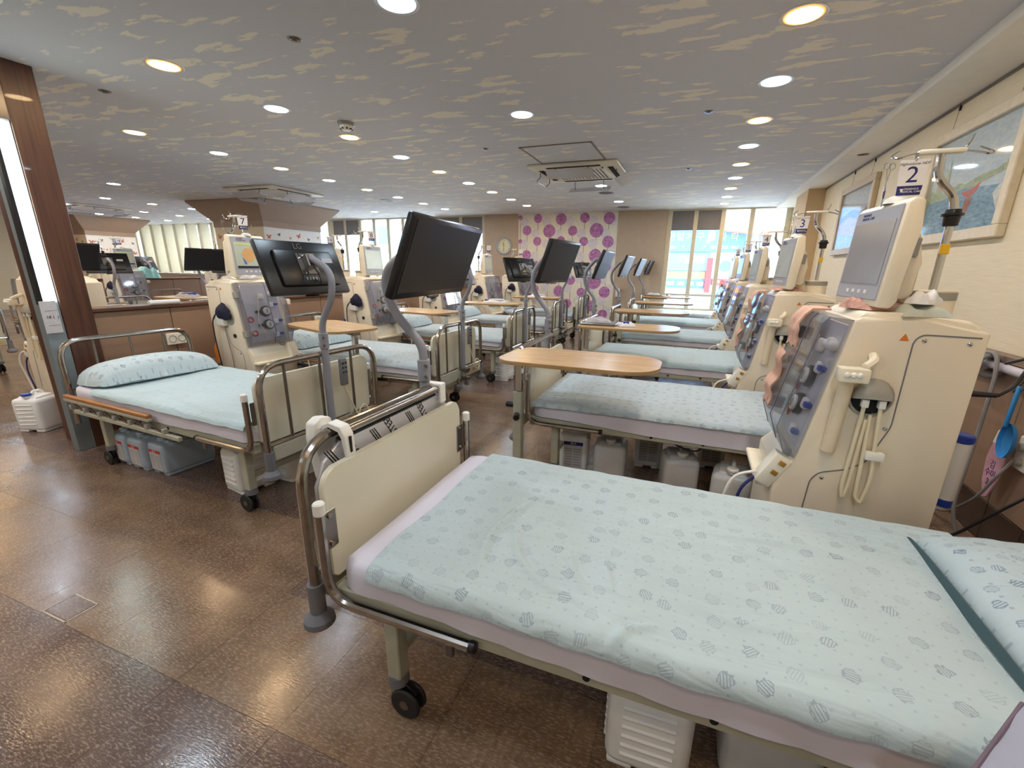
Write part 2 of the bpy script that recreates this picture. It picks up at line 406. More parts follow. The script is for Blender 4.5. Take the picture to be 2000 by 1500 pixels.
for mk, sel in (('tilegold', True), ('tilepurple', False)):
    mb = MB()
    for d, cx, cy, gold in cells[300:]:
        if gold == sel: mb.bx(cx-.2494, cx+.2494, cy-.2494, cy+.2494, -.006, 0)
    tag(mb.build('distant_floor_tiles', mk, floor), kind='stuff')
# access plate in the floor with a worn pale rim
pl = empty('floor_plate', (-2.46, .815, .0005), 0, 'worn square floor access plate with whitened rim set in the brown floor', 'floor plate')
MB().bx(-.08, .08, -.05, .05, 0, .0012).build('plate', 'tilepurple', pl)
mb = MB()
for a, b in (((-.09, -.06), (.09, -.055)), ((-.09, .055), (.09, .06)), ((-.09, -.06), (-.084, .06)), ((.084, -.06), (.09, .06))): mb.bx(a[0], b[0], a[1], b[1], 0, .0016)
mb.build('rim', mat('worn_pale_rim', (190, 184, 176), .6, var=.2, scale=60), pl)

struct(MB().bx(XL-.1, XR+.1, YB-.1, YF+.1, ZC, ZC+.15).build('ceiling', 'ceiling'))
wr = struct(MB().bx(XR, XR+.15, YB, YF+.1, 0, ZC).build('wall_right', 'wall'))
struct(MB().bx(XL, XR, YB-.1, YB, 0, ZC).build('wall_back', 'wall'))
struct(MB().bx(XL-.1, XL, YB, YF, 0, ZC).build('wall_left', 'wall'))
# wainscot panels on the right wall, dark tile band below, ledge on top
y = YB
while y < YF-.02:
    MB().bx(XR-.022, XR, y+.003, min(y+.9, YF)-.003, .235, 1.02, .003).build('wainscot_panel', 'brown', wr); y += .9
y = YB
darktile = mat('dark_wall_tile', (70, 54, 46), .25, var=.1, scale=4)
while y < YF-.02:
    MB().bx(XR-.018, XR, y+.002, min(y+.3, YF)-.002, .004, .229, .002).build('wall_tile', darktile, wr); y += .3
struct(MB().bx(XR-.06, XR, YB, YF, 1.022, 1.068, .006).build('trim_1', 'ledge2'))
# soffit along the right wall and picture rail
so = struct(MB().bx(1.385, XR, YB, 10.86, 2.755, ZC).build('trim_2', 'soffit'))
struct(MB().bx(XR-.012, XR, YB, 8.6, 2.735, 2.752).build('trim_3', 'steeldark'))
# pilaster on the right wall
struct(MB().bx(1.503, XR, 8.6, 9.5, 0, 2.755).build('wall_pilaster', mat('tan_wallpaper', (206, 178, 140), .8, var=.03)))

# ---------------------------------------------------------------- far wall, windows
BD = struct(MB().bx(XL-.1, XR+.15, YF, YF+.22, 0, .60).build('wall_far', 'soffit'))
struct(MB().bx(XL-.1, XR+.15, YF, YF+.22, ZC-.03, ZC).build('trim_4', 'mull'))
struct(MB().bx(-5.30, -4.36, YF-.08, YF+.2, 0, ZC).build('wall_far', 'beige'))
struct(MB().bx(-1.84, -.74, YF-.08, YF+.2, 0, ZC).build('wall_far', 'beige'))
wp = struct(MB().bx(-4.36, -1.84, YF-.06, YF+.2, 0, ZC).build('wall_far', 'wallpaper'))
fl = [(-3.83,2.74,.11),(-3.23,2.72,.14),(-2.64,2.74,.12),(-2.05,2.73,.14),(-4.12,2.42,.12),(-3.53,2.4,.16),(-2.93,2.4,.12),(-2.34,2.4,.17),(-3.84,2.16,.11),(-2.64,2.15,.11),(-2.05,2.14,.14),(-4.12,1.83,.12),(-2.34,1.82,.16),(-3.86,1.57,.11),(-2.65,1.57,.11),(-2.93,1.23,.12),(-3.23,.95,.14),(-2.34,1.21,.19),(-2.06,.96,.14),(-2.38,.61,.14),(-3.88,.99,.11),(-2.65,.94,.11),(-3.0,.65,.12),(-4.3,2.73,.055),(-4.3,2.16,.055),(-3.22,2.17,.11),(-2.07,.42,.12),(-3.53,1.82,.13),(-2.05,1.57,.12),(-3.53,1.23,.12),(-4.12,1.23,.12),(-3.23,1.57,.12)]
def daisy(mb, x, z, r, y, n=40):
    mb.flat([(x+r*(1+.025*((i % 2)*2-1))*math.cos(2*PI*i/n), z+r*(1+.025*((i % 2)*2-1))*math.sin(2*PI*i/n)) for i in range(n)], 'y', y)
y0 = YF-.061
mb = MB(); xs = sorted({round(f[0], 1) for f in fl})
for x, z, r in fl:
    zz = max([f[1] for f in fl if abs(f[0]-x) < .12 and f[1] < z] or [.05]); mb.bx(x-.006, x+.006, y0-.0005, y0, zz, z)
mb.build('stem_print', 'stem', wp)
mb = MB()
for i in range(9):
    for j in range(5): daisy(mb, min(max(-4.25+.295*i+.06, -4.24), -1.97), .5+.53*j+(.27 if i % 2 else 0)*.9, .115, y0-.0008)
mb.build('pale_flower_print', 'ghostflower', wp)
mb = MB()
for x, z, r in fl: daisy(mb, x, min(z, ZC-r-.01), r*.97, y0-.0013)
mb.build('purple_flower_print', 'purpleflower', wp)

wcount = [0]
def window(x0, x1, mulls, low=True, shades=(), z0=.98):
    wcount[0] += 1
    w = struct(empty('window_%d' % wcount[0], (0, 0, 0)))
    edges = [x0]+mulls+[x1]
    for i, x in enumerate(edges):
        wd = .09 if 0 < i < len(edges)-1 else .11
        xx = x if 0 < i < len(edges)-1 else (x+wd/2 if i == 0 else x-wd/2)
        MB().bx(xx-wd/2, xx+wd/2, YF, YF+.12, .6, ZC-.03, .004).build('mullion', 'mull', w)
    for i in range(len(edges)-1):
        a, b = edges[i]+.045, edges[i+1]-.045
        MB().bx(a, b, YF+.02, YF+.11, z0-.05, z0, .004).build('sill', 'mull', w)
        MB().bx(a, b, YF+.05, YF+.056, z0, ZC-.03).build('pane', 'glass', w)
        if low:
            MB().bx(a, b, YF+.03, YF+.10, .6, .65, .004).build('lower_rail', 'mull', w)
            MB().bx(a, b, YF+.05, YF+.056, .65, z0-.05).build('pane', 'glass', w)
        if i in shades:
            MB().bx(a, b, YF+.012, YF+.018, 2.39, ZC-.03).build('roller_blind', 'blind', w)
            MB().cyl((a, YF+.015, 2.39), (b, YF+.015, 2.39), .012, n=8).build('blind_bar', 'blind', w)
    return w
window(-.74, XR, [-.13, .43, 1.0], True, (0, 1))
window(-10.5, -5.30, [-9.95, -9.4, -8.9, -8.4, -7.9, -7.3, -6.75, -6.05], True, (0, 1, 7, 8))
window(-19.9, -10.5, [-19.2+.62*i for i in range(14)], True, (9, 10, 11, 12))
# tall cream fins standing by the far-left windows
for i in range(7):
    o = MB().bx(-19.0+.62*i, -18.86+.62*i, YF-.34, YF-.02, 1.16, ZC-.02, .005).build('window_fin', 'mull')
    tag(o, 'upright cream fin at the far left windows, %s from the left' % ['first', 'second', 'third', 'fourth', 'fifth', 'sixth', 'seventh'][i], 'window fin', 'cream fins by the far left windows')
struct(MB().bx(-19.9, -10.4, YF-.4, YF-.002, 1.08, 1.15, .005).build('trim_5', 'ledge2'))
struct(MB().bx(-19.9, -10.4, YF-.38, YF-.002, 0, 1.08).build('wall_far', 'brown'))

# ---------------------------------------------------------------- street outside the windows
out = mat('pale_concrete_street', (190, 190, 186), .9)
struct(MB().bx(-60, 40, YF+1, 70, -3.6, -3.5).build('street', out))
bld = empty('shop_building', (0, 24, 0), 0, 'blue fronted shop building with coloured signboards seen through the far right window', 'building')
MB().bx(-6.5, 3.4, 0, 4, -3.5, 9).build('wall', mat('pale_blue_facade', (120, 160, 206), .7), bld)
def sgn(px, z): return (px)
S = 24/19.0
def sb(name, x0, x1, z0, z1, m, d=.12): return MB().bx(x0*S, x1*S, -d, 0, 1.5+(z0-1.5)*S, 1.5+(z1-1.5)*S, .01).build(name, m, bld)
bluesign = mat('blue_signboard', (62, 104, 176), .6)
lime = mat('lime_sign_letters', (170, 200, 20), .6)
M['lime'] = lime; M['signwhite'] = mat('white_sign_letters', (250, 250, 250), .6)
def st(body, x, z, size, m, sx=1): return text('sign_letters', body, size*S, (x*S, -.13, 1.5+(z-1.5)*S), FYN, m, bld, .01, sx=sx)
s1 = sb('signboard', -1.1, 1.75, 2.20, 2.98, bluesign)
for ch, x in zip('한일가구물산타', (-1.02, -.70, -.36, .03, .43, .80, 1.20)): st({'물': '필', '산': '라'}.get(ch, ch), x, 2.72, .30, 'lime')
for k in range(7): st(['031', '7', '구', '17', '881', '8222', '4561'][k], -.92+.36*k, 2.36, .15, 'lime')
sb('signboard', -1.1, .42, 1.50, 2.16, mat('mid_blue_signboard', (76, 116, 180), .6))

for ch, x in zip('미술학원', (-.52, -.31, -.06, .16)): st(ch, x, 1.89, .30, 'signwhite')
rs = mat('red_signboard', (206, 40, 46), .6)
sb('red_sign', .36, .56, .70, 1.98, rs, .3); st('고', .42, 1.86, .16, 'signwhite')
sb('orange_sign', -1.1, .34, 1.22, 1.46, mat('orange_signboard', (236, 120, 66), .6)); st('상', .02, 1.34, .16, 'signwhite'); st('인', -.55, 1.34, .14, 'signwhite')
sb('signboard', -1.1, .34, .86, 1.16, mat('navy_signboard', (52, 84, 140), .6))
for k in range(4): sb('lit_box', -1.0+.36*k, -.76+.36*k, .95, 1.08, M['signwhite'], .15)
ring = MB().lathe([(.20*S, -.16), (.44*S, -.16), (.44*S, -.1), (.20*S, -.1)], (1.02*S, 0, 1.5+.18*S), 24, (PI/2, 0, 0)).build('round_logo_ring', rs, bld)
MB().cyl((1.02*S, -.1, 1.5+.18*S), (1.02*S, -.14, 1.5+.18*S), .2*S, n=20).build('round_logo_centre', bluesign, bld)
sb('red_sign', .60, 1.6, .98, 1.22, rs); st('19', .8, 1.1, .18, 'signwhite')
MB().prism([(1.0, 3.3), (5.4, 2.75), (5.4, 3.0), (1.0, 4.1)], 'y', -1.2, 0).build('awning', mat('salmon_awning', (236, 122, 96), .8), bld)
b2 = empty('distant_shop', (-18, 25, 0), 0, 'white and blue shopfront outside the left windows', 'building')
MB().bx(-14, 6.5, 0, 4, -3.5, 8).build('wall', mat('white_facade', (214, 216, 220), .7), b2)
for x, z, w, h, c in ((-1.2, 3.4, 1.6, 1.1, (70, 160, 226)), (.9, 3.0, 2.0, .8, (96, 170, 220)), (-1, 1.4, 2.6, .8, (226, 190, 90)), (2.6, 4.6, 3, .7, (222, 110, 90)), (-6, 3.2, 2.0, 1.4, (120, 180, 214)), (-10, 2.0, 2.4, 1.2, (140, 150, 170))):
    MB().bx(x-w/2, x+w/2, -.15, 0, z-h/2, z+h/2, .02).build('signboard', mat('shop_sign_%d' % int(x*10+200), c, .6), b2)
MB().cyl((-.2, -.2, 3.2), (-.2, -.15, 3.2), .42, n=20).build('round_sign', 'signwhite', b2)

# ---------------------------------------------------------------- pillar with light tube, partitions, butterfly columns
struct(MB().bx(-5.0, -4.55, 1.955, 2.148, 0, ZC, .003).build('wall_pillar', 'pillar'))
tl = empty('tube_light', (-4.55, 1.89, 0), 0, 'tall cold white fluorescent tube light upright on the dark wood pillar edge', 'light')
MB().bx(-.08, -.005, -.055, .063, 0, 2.44, .004).build('housing', 'metalgrey', tl)
MB().bx(-.004, .012, -.02, .05, 1.20, 2.42, .004).build('diffuser', 'tube_lens', tl)
MB().bx(-.03, .02, -.056, -.03, 1.18, 2.44, .004).build('side_strip', 'black', tl)
o = MB().bx(-.001, .001, -.058, .04, -.12, .12).build('notice_sheet', 'papergrey', None, (-4.528, 1.885, 1.09)); tag(o, 'white notice sheet taped below the upright tube light', 'paper')
for dz in (-.05, .0, .06): text('handwriting', '18 (  )' if dz == 0 else '___ _', .03, (.0016, 0, dz), FX, 'ink', o)

def partition(name, x, y0, y1, z, pitch, side=1):
    p = struct(MB().bx(x-.16, x-.02, y0, y1, 0, z-.03).build('wall_'+name, 'brownjoint'))
    yy = y0
    while yy < y1-.02:
        e = min(yy+pitch, y1)
        for xx in (x-.02, x-.18):
            MB().bx(xx, xx+.02, yy+.003, e-.003, .09, z-.034, .003).build('partition_panel', 'brown', p)
        yy += pitch
    MB().bx(x-.22, x+.03, y0-.01, y1, z-.03, z, .005).build('partition_ledge', 'ledge', p)
    MB().bx(x-.005, x+.004, y0, y1, 0, .09).build('partition_kick', 'ledge', p)
partition('partition', -4.62, 2.15, YF-.4, 1.125, .62)
partition('divider', -11.5, 4.6, YF-.4, 1.16, .62)
# low walls further left, seen past the pillar
partition('counter', -13.2, 1.2, 4.2, 1.16, .62)

def butterfly_mesh(r):
    mb = MB()
    for s in (-1, 1):
        mb.flat([(0, .1*r), (s*.55*r, .75*r), (s*.95*r, .7*r), (s*.8*r, .15*r), (s*.35*r, -.05*r)], 'y', 0)
        mb.flat([(0, -.02*r), (s*.45*r, -.08*r), (s*.62*r, -.4*r), (s*.3*r, -.75*r), (s*.08*r, -.35*r)], 'y', 0)
    mb.bx(-.04*r, .04*r, -.0008, .0008, -.4*r, .35*r)
    return mb
def column(x0, x1, y0, y1, label):
    c = struct(MB().bx(x0, x1, y0, y1, 0, ZC).build('wall_column', 'butterfly'))
    MB().bx(x0+.002, x1-.002, y0-.004, y0-.001, 0, 2.45).build('paper_face', 'butterflycream', c)
    q = .34
    mb = MB(); zb, zt = 2.40, ZC-.002
    def ringv(o, z): return [mb.bm.verts.new(v) for v in ((x0-o, y0-o, z), (x1+o, y0-o, z), (x1+o, y1+o, z), (x0-o, y1+o, z))]
    A, B, D, E2 = ringv(.012, zb-.12), ringv(.012, zb), ringv(q, zt-.03), ringv(q, zt)
    for P, Q in ((A, B), (B, D), (D, E2)):
        for i in range(4): mb.bm.faces.new((P[i], P[(i+1) % 4], Q[(i+1) % 4], Q[i]))
    mb.build('column_crown', 'crown', c, ang=10)
    rr = random.Random(3); ms = {}
    for k, (m, r) in enumerate((('bfo', .066), ('bfb', .042), ('bfy', .042))):
        o = butterfly_mesh(r).build('butterfly_decal', m, recalc=False); ms[k] = o.data; bpy.data.objects.remove(o)
    n = 0
    for face in ('x', 'y'):
        a0, a1 = (y0, y1) if face == 'x' else (x0, x1); a = a0+.12; row = 0
        while a < a1-.08:
            for j in range(4):
                z = 2.14-.30*j+(.0 if row % 2 else -.06)
                k = (row+j*2) % 3
                o = bpy.data.objects.new('butterfly_decal', ms[k]); C.objects.link(o); o.parent = c
                jit = rr.uniform(-.03, .03)
                if face == 'x': o.location = (x1+.003, a+jit, z); o.rotation_euler = (0, rr.uniform(-.4, .4), PI/2)
                else: o.location = (a+jit, y0-.006, z); o.rotation_euler = (0, rr.uniform(-.4, .4), 0)
            a += .27; row += 1
    return c
column(-10.3, -8.80, 7.45, 9.05, 'a')
column(-18.6, -17.2, 8.4, 9.7, 'b')

# ---------------------------------------------------------------- ceiling fittings
def downlight(kind):
    t = empty('downlight')
    MB().lathe([(.098, 0), (.114, -.004), (.118, 0)], n=24).build('trim_ring', 'trimring', t)
    MB().lathe([(.0, -.003), (.098, -.003), (.098, .0)], n=24).build('lens', kind, t)
    return t
dl = {'warm': downlight('warm_lens'), 'cool': downlight('cool_lens')}
used = set()
ORD = ['first', 'second', 'third', 'fourth', 'fifth', 'sixth', 'seventh', 'eighth', 'ninth', 'tenth', 'eleventh', 'twelfth', 'thirteenth', 'fourteenth', 'fifteenth', 'sixteenth']
rows = [(.385, 3.16-.915*5, 14, 'cool', 'over right-hand bed feet', ()),
        (-1.61, 2.345-1.83*2, 7, 'cool2', 'over the middle aisle', (4,)),
        (-3.62, 2.445-.915*5, 14, 'cool', 'over the left-hand beds', ()),
        (-5.71, 3.425-.915*5, 13, 'cool', 'beyond the wood pillar', ()),
        (-7.77, 4.38-.915*6, 13, 'cool', 'beside the butterfly column', (6, 7, 8, 9, 10, 11)),
        (-9.73, 5.33-.915*6, 7, 'cool', 'before the butterfly column', ()),
        (-12.08, 6.4-.915*6, 12, 'cool', 'beyond the butterfly column', ()),
        (-14.2, 8.35-.915*7, 11, 'warm', 'well beyond the butterfly column', ()),
        (-16.2, 8.35-.915*6, 10, 'cool', 'farthest to the left', ())]
for x, ys, n, start, desc, skip in rows:
    idx = [k for k in range(n) if k not in skip]
    step = 1.83 if start == 'cool2' else .915
    for k in idx:
        y = ys+step*k
        if y > YF-.25: continue
        kind = 'cool' if start == 'cool2' else (['warm', 'cool'][k % 2] if start == 'warm' else ['cool', 'warm'][k % 2])
        if start == 'cool' and x in (-9.73,): kind = ['cool', 'warm'][k % 2]
        col = 'warm orange' if kind == 'warm' else 'cool white'
        nth = idx.index(k)
        lab = '%s downlight, %s from the camera in the row %s' % (col, ORD[nth], desc)
        if kind not in used: o = dl[kind]; used.add(kind); o.location = (x, y, ZC)
        else: o = dup(dl[kind], (x, y, ZC))
        tag(o, lab, 'ceiling light', 'recessed ceiling downlights')

def aircon(loc, label, film=False):
    t = empty('ceiling_air_conditioner', loc, 0, label, 'air conditioner', 'ceiling cassette air conditioners')
    MB().bx(-.6, .6, -.6, .6, -.035, 0, .02, 2).build('panel', 'whitewarm', t)
    mb = MB()
    for i in range(15): mb.bx(-.36+.05*i, -.34+.05*i, -.34, .34, -.048, -.036)
    mb.bx(-.38, .38, -.36, -.34, -.05, -.035); mb.bx(-.38, .38, .34, .36, -.05, -.035); mb.bx(-.38, -.36, -.36, .36, -.05, -.035); mb.bx(.36, .38, -.36, .36, -.05, -.035)
    tag(mb.build('grille', 'soffit', t), kind='stuff'); MB().bx(-.36, .36, -.34, .34, -.037, -.0352).build('grille_back', 'grey', t)
    for k in range(4):
        a = k*PI/2; c, s = math.cos(a), math.sin(a)
        MB().box((0, 0, 0), (.72, .07, .006)).build('outlet_slot', 'dark', t, (-s*.47, c*.47, -.036)).rotation_euler = (0, 0, a)
    for k in range(4):
        a = k*PI/2; c, s = math.cos(a), math.sin(a)
        d = empty('wind_deflector'); d.parent = t
        d.rotation_euler = (0, 0, a); d.location = (-s*.56, c*.56, -.04)
        MB().box((0, .04, -.10), (.62, .17, .006), rot=(.45, 0, 0)).build('deflector_plate', 'clearbag', d)
        mb = MB()
        for sx in (-.22, .22): mb.tube([(sx, -.03, 0), (sx, -.03, -.05), (sx, .02, -.10)], .005, 6)
        mb.build('deflector_bracket', 'black', d)
    return t
aircon((-1.66, 6.65, ZC), 'white ceiling air conditioner with clear deflectors above the middle aisle')
aircon((-7.55, 6.75, ZC), 'white ceiling air conditioner beside the crown of the butterfly column')
aircon((-14.3, 7.25, ZC), 'small distant ceiling air conditioner seen right of the dark pillar')
h = MB()
for a in ((-.42, .42, -.42, -.40), (-.42, .42, .40, .42), (-.42, -.40, -.42, .42), (.40, .42, -.42, .42)): h.bx(a[0], a[1], a[2], a[3], -.008, 0)
hatch = empty('ceiling_hatch', (-1.62, 5.62, ZC), 0, 'square ceiling access hatch with thin metal frame before the air conditioner', 'hatch'); h.build('frame', 'steeldark', hatch); MB().bx(-.4, .4, -.4, .4, -.003, 0).build('hatch_panel', 'ceiling', hatch)
sd = empty('smoke_detector', (-3.30, 3.86, ZC), 0, 'round white smoke detector on the ceiling next to a warm downlight', 'smoke detector')
MB().lathe([(0, -.002), (.075, -.002), (.075, -.025), (.055, -.03)], n=20).build('base', 'greyplastic', sd)
MB().lathe([(.06, -.025), (.058, -.05), (.035, -.07), (0, -.072)], n=20).build('sensor_head', 'whitewarm', sd)
mb = MB()
for k in range(8): mb.box((.05*math.cos(k*PI/4), .05*math.sin(k*PI/4), -.057), (.014, .014, .012), rot=(0, 0, k*PI/4))
mb.build('vent_slots', 'dark', sd)
for k, (x, y, lab) in enumerate(((-2.44, 2.46, 'dark sprinkler head in the ceiling behind the front cool downlight'), (-2.43, 5.15, 'small sprinkler head in the ceiling above the middle beds'), (-.05, 4.6, 'tiny sprinkler head beside the right row of downlights'), (-.25, 6.9, 'tiny far sprinkler head beside the right row of downlights'), (-4.6, 2.6, 'dark sprinkler head in the ceiling near the wood pillar'))):
    s = empty('sprinkler', (x, y, ZC), 0, lab, 'sprinkler'); MB().lathe([(0, -.001), (.040, -.003), (.044, 0)], n=16).build('cover_ring', 'steeldark', s)
    MB().cyl((0, 0, -.008), (0, 0, 0), .03, n=12).cyl((0, 0, -.014), (0, 0, -.008), .016, n=10).build('sprinkler_head', 'steeldark', s)
for x, y, lab in ((-1.66, 8.55, 'flat round ceiling speaker behind the air conditioner'), (-1.64, 10.5, 'flat round ceiling speaker near the flowered wall'), (-6.2, 8.3, 'flat round ceiling speaker left of the tall dark monitor')):
    s = empty('ceiling_speaker', (x, y, ZC), 0, lab, 'speaker'); MB().lathe([(.12, -.001), (.135, -.006), (.14, 0)], n=20).build('rim', 'greyplastic', s); MB().lathe([(0, -.004), (.12, -.004)], n=20).build('mesh_grille', 'grey', s)
for y, lab in ((3.55, 'dark empty recessed lamp hole in the soffit above the harbour picture'), (6.35, 'small dark recessed lamp hole in the soffit above the second picture')):
    s = empty('recessed_spot', (1.57, y, 2.755), 0, lab, 'recessed spot'); MB().lathe([(.055, -.001), (.075, -.005), (.08, 0)], n=20).build('rim', 'soffit', s); MB().lathe([(0, -.002), (.055, -.002)], n=20).build('socket', mat('brown_lamp_hole', (92, 70, 52), .5), s)

# ---------------------------------------------------------------- wall things
def picture(loc, w, h, label, frame, kind):
    t = empty('framed_picture', loc, 0, label, 'picture')
    mb = MB(); fw = .075
    for a in ((-w/2, w/2, h/2-fw, h/2), (-w/2, w/2, -h/2, -h/2+fw)): mb.bx(-.05, 0, a[0], a[1], a[2], a[3], .006)
    for a in ((-w/2, -w/2+fw), (w/2-fw, w/2)): mb.bx(-.05, 0, a[0], a[1], -h/2+fw, h/2-fw, .006)
    mb.build('frame', frame, t)
    iw, ih = w-2*fw, h-2*fw
    MB().bx(-.016, -.010, -iw/2, iw/2, -ih/2, ih/2).build('canvas', kind, t)
    # image runs in local y: +y is away from the camera, i.e. to the left in the picture
    x = -.0165
    def poly(nm, pts, m, k=0): MB().flat([(-(u-.5)*iw, (v-.5)*ih) for u, v in pts], 'x', x-.0004*k).build(nm, m, t)
    if kind == 'art_sky':
        poly('painted_water', [(0, 0), (1, 0), (1, .36), (.7, .40), (.4, .45), (.2, .37), (0, .36)], 'art_water', 1)
        poly('painted_trees', [(0, .34), (.05, .38), (.2, .36), (.42, .43), (.6, .42), (1, .50), (1, .60), (.84, .52), (.7, .52), (.5, .47), (.4, .5), (.28, .45), (.2, .5), (.1, .48), (0, .52)], 'art_green', 2)
        for u in (.12, .23): poly('painted_tree', [(u-.035, .45), (u-.03, .6), (u, .80), (u+.025, .62), (u+.03, .46)], 'art_green', 3)
        poly('painted_house', [(.13, .48), (.20, .48), (.20, .56), (.165, .6), (.13, .56)], 'art_pink', 4)
        poly('painted_boat', [(.50, .36), (.58, .32), (.66, .36), (.70, .45), (.60, .40), (.48, .39)], 'art_red', 4)
        poly('painted_reflection', [(.54, .20), (.60, .17), (.64, .31), (.55, .32)], 'art_red2', 4)
        poly('painted_boat', [(.86, .30), (.93, .16), (1, .14), (1, .42), (.9, .36)], 'art_white', 5)
    else:
        poly('painted_field', [(0, .2), (1, .24), (1, .56), (.6, .5), (.3, .55), (0, .46)], 'art_yellow', 1)
        poly('painted_grass', [(0, 0), (1, 0), (1, .27), (.5, .22), (0, .26)], 'art_green', 2)
        poly('painted_hill', [(0, .46), (.3, .55), (.6, .5), (1, .56), (1, .66), (.7, .6), (.4, .68), (0, .58)], 'art_hill', 2)
    MB().bx(-.04, -.037, -iw/2, iw/2, -ih/2, ih/2).build('glass', 'picglass', t)
    return t
for nm, a, b in (('art_sky', (178, 200, 214), (216, 224, 222)), ('art_water', (84, 132, 166), (164, 196, 208)), ('art_green', (120, 146, 112), (200, 206, 164)), ('art_yellow', (176, 130, 62), (222, 190, 110)), ('art_hill', (96, 104, 120), (150, 146, 140)), ('art_land', (150, 160, 166), (200, 196, 186))):
    M[nm] = wood(nm, a, b, (1, 3, 9), .6, 5)
for nm, c in (('art_red', (196, 88, 62)), ('art_red2', (170, 110, 100)), ('art_pink', (214, 150, 136)), ('art_white', (222, 222, 214))): M[nm] = mat(nm, c, .6, var=.15, scale=40)
M['frame1'] = mat('cream_picture_frame', (222, 208, 182), .5, var=.06, scale=20); M['frame2'] = mat('pale_tan_picture_frame', (196, 176, 146), .5, var=.08, scale=20)
picture((XR, 4.345, 2.145), 1.21, .83, 'large framed harbour painting with a red boat on the right wall', 'frame1', 'art_sky')
picture((XR, 6.85, 2.14), 1.25, .83, 'framed golden field painting, second picture along the right wall', 'frame2', 'art_land')
wires = []
for y in (3.95, 4.75, 6.5, 7.2):
    o = tag(MB().tube([(XR-.008, y, 2.74), (XR-.02, y, 2.56)], .0018, 5).build('picture_wire', 'steeldark'), 'thin picture wire at %s of the %s picture' % ('the near end' if y in (3.95, 6.5) else 'the far end', 'harbour' if y < 5 else 'golden field'), 'wire')
    MB().bx(XR-.014, XR-.002, y-.006, y+.006, 2.70, 2.75).build('hook', 'black', o)
mir = empty('wall_mirror', (1.503, 8.95, 1.97), 0, 'round dark framed mirror on the tan pilaster', 'mirror')
MB().lathe([(.24, 0), (.27, .02), (.30, .02), (.31, 0)], (0, 0, 0), 28, (0, -PI/2, 0)).build('frame', 'grey', mir)
MB().lathe([(0, .004), (.24, .004)], (0, 0, 0), 28, (0, -PI/2, 0)).build('mirror_glass', 'chrome', mir)
ck = empty('wall_clock', (-4.74, YF-.082, 2.05), 0, 'round pale wall clock with scalloped silver frame on the beige wall', 'clock')
mb = MB(); mb.lathe([(.17, 0), (.175, .03), (.20, .035), (.225, .02), (.23, 0)], (0, 0, 0), 12, (PI/2, 0, 0)); mb.build('frame', 'bezel', ck, ang=10)
MB().lathe([(0, .012), (.172, .012)], (0, 0, 0), 28, (PI/2, 0, 0)).build('dial', mat('pale_yellow_dial', (226, 222, 186), .5), ck)
for k in range(12):
    a = k*PI/6; text('hour_numeral', str(12 if k == 0 else k), .04, (.135*math.sin(a), -.0135, .135*math.cos(a)), FYN, 'ink', ck)
MB().box((-.012, -.015, .04), (.012, .003, .10), rot=(0, -.28, 0)).build('hour_hand', 'ink', ck)
MB().box((-.005, -.017, -.06), (.008, .003, .14), rot=(0, .08, 0)).build('minute_hand', 'ink', ck)
dsp = empty('soap_dispenser', (-1.72, YF-.085, .98), 0, 'small white soap dispenser at the edge of the flowered wall', 'dispenser')
MB().bx(-.05, .05, -.08, 0, -.12, .08, .015, 2).build('body', 'white', dsp); MB().bx(-.03, .03, -.10, -.04, -.15, -.12, .006).build('nozzle', 'grey', dsp)

# bumper rail, hose and hanging things on the lower right wall
rl = empty('wall_rail', (1.66, 2.2, 1.005), 0, 'lilac white pipe rail along the lower right wall', 'rail')
MB().cyl((0, -3.5, 0), (0, 1.6, 0), .024, n=14).build('pipe', mat('lilac_white_pipe', (206, 200, 214), .4), rl)
for y in (-2.8, -1, .95): MB().cyl((0, y, 0), (.085, y, 0), .014, n=8).build('bracket', 'steeldark', rl)
hs = empty('hose_coil', (1.64, 3.33, 1.0), 0, 'grey drain hose coiled around the pipe rail behind the front machine', 'hose')
mb = MB()
for k in range(5):
    mb.tube([(.062*math.cos(t), -.05+.026*k, .062*math.sin(t)) for t in (2*PI*j/18 for j in range(18))], .012, 8, closed=True)
mb.build('coil', 'cable', hs)
MB().tube([(0, .06, .06), (-.02, -.12, .09), (-.03, -.18, -.05), (-.05, -.22, -.4), (-.10, -.30, -.8), (-.06, -.36, -.985)], .011, 8, .08).build('hose_end', 'cable', hs)
sc = empty('plastic_scoop', (1.60, 2.93, 1.12), 0, 'sky blue plastic scoop hanging from the pipe rail by a cord', 'scoop')
MB().tube([(.0, .03, -.2), (0.02, 0, -.12), (.06, -.02, -.075), (.06, -.04, -.12), (0, -.02, -.18)], .003, 6, .02).build('cord', 'cableblack', sc)
MB().box((0, .0, -.27), (.016, .022, .22), .005, 2, (.05, 0, 0)).build('handle', 'skyblue', sc)
bw = MB().lathe([(.062, 0), (.058, -.02), (.03, -.034), (0, -.036)], (.012, .0, 0), 20, (0, -PI/2, 0)).build('bowl', 'skyblue', sc); bw.scale = (1, .95, 1.55); bw.location = (0, 0, -.455)
pd = empty('pink_pad', (1.66, 3.03, .51), 0, 'pink leaf shaped pad with purple handwriting hanging behind the blue scoop', 'pad')
MB().prism([(.0, .12), (.06, .09), (.075, 0), (.055, -.12), (.01, -.22), (-.03, -.2), (-.065, -.08), (-.075, .03), (-.05, .1)], 'x', -.006, .006, .004).build('pad_body', 'pink', pd)
MB().prism([(.0, .20), (.05, .17), (.068, .09), (.0, .10), (-.06, .09), (-.05, .17)], 'x', -.004, .008, .003).build('pad_top', 'paper', pd)
for k, s in enumerate(('김', '수미', '2')): text('handwriting', s, .05, (-.0065, .0, -.02-.05*k), FXN, 'purpleink', pd)
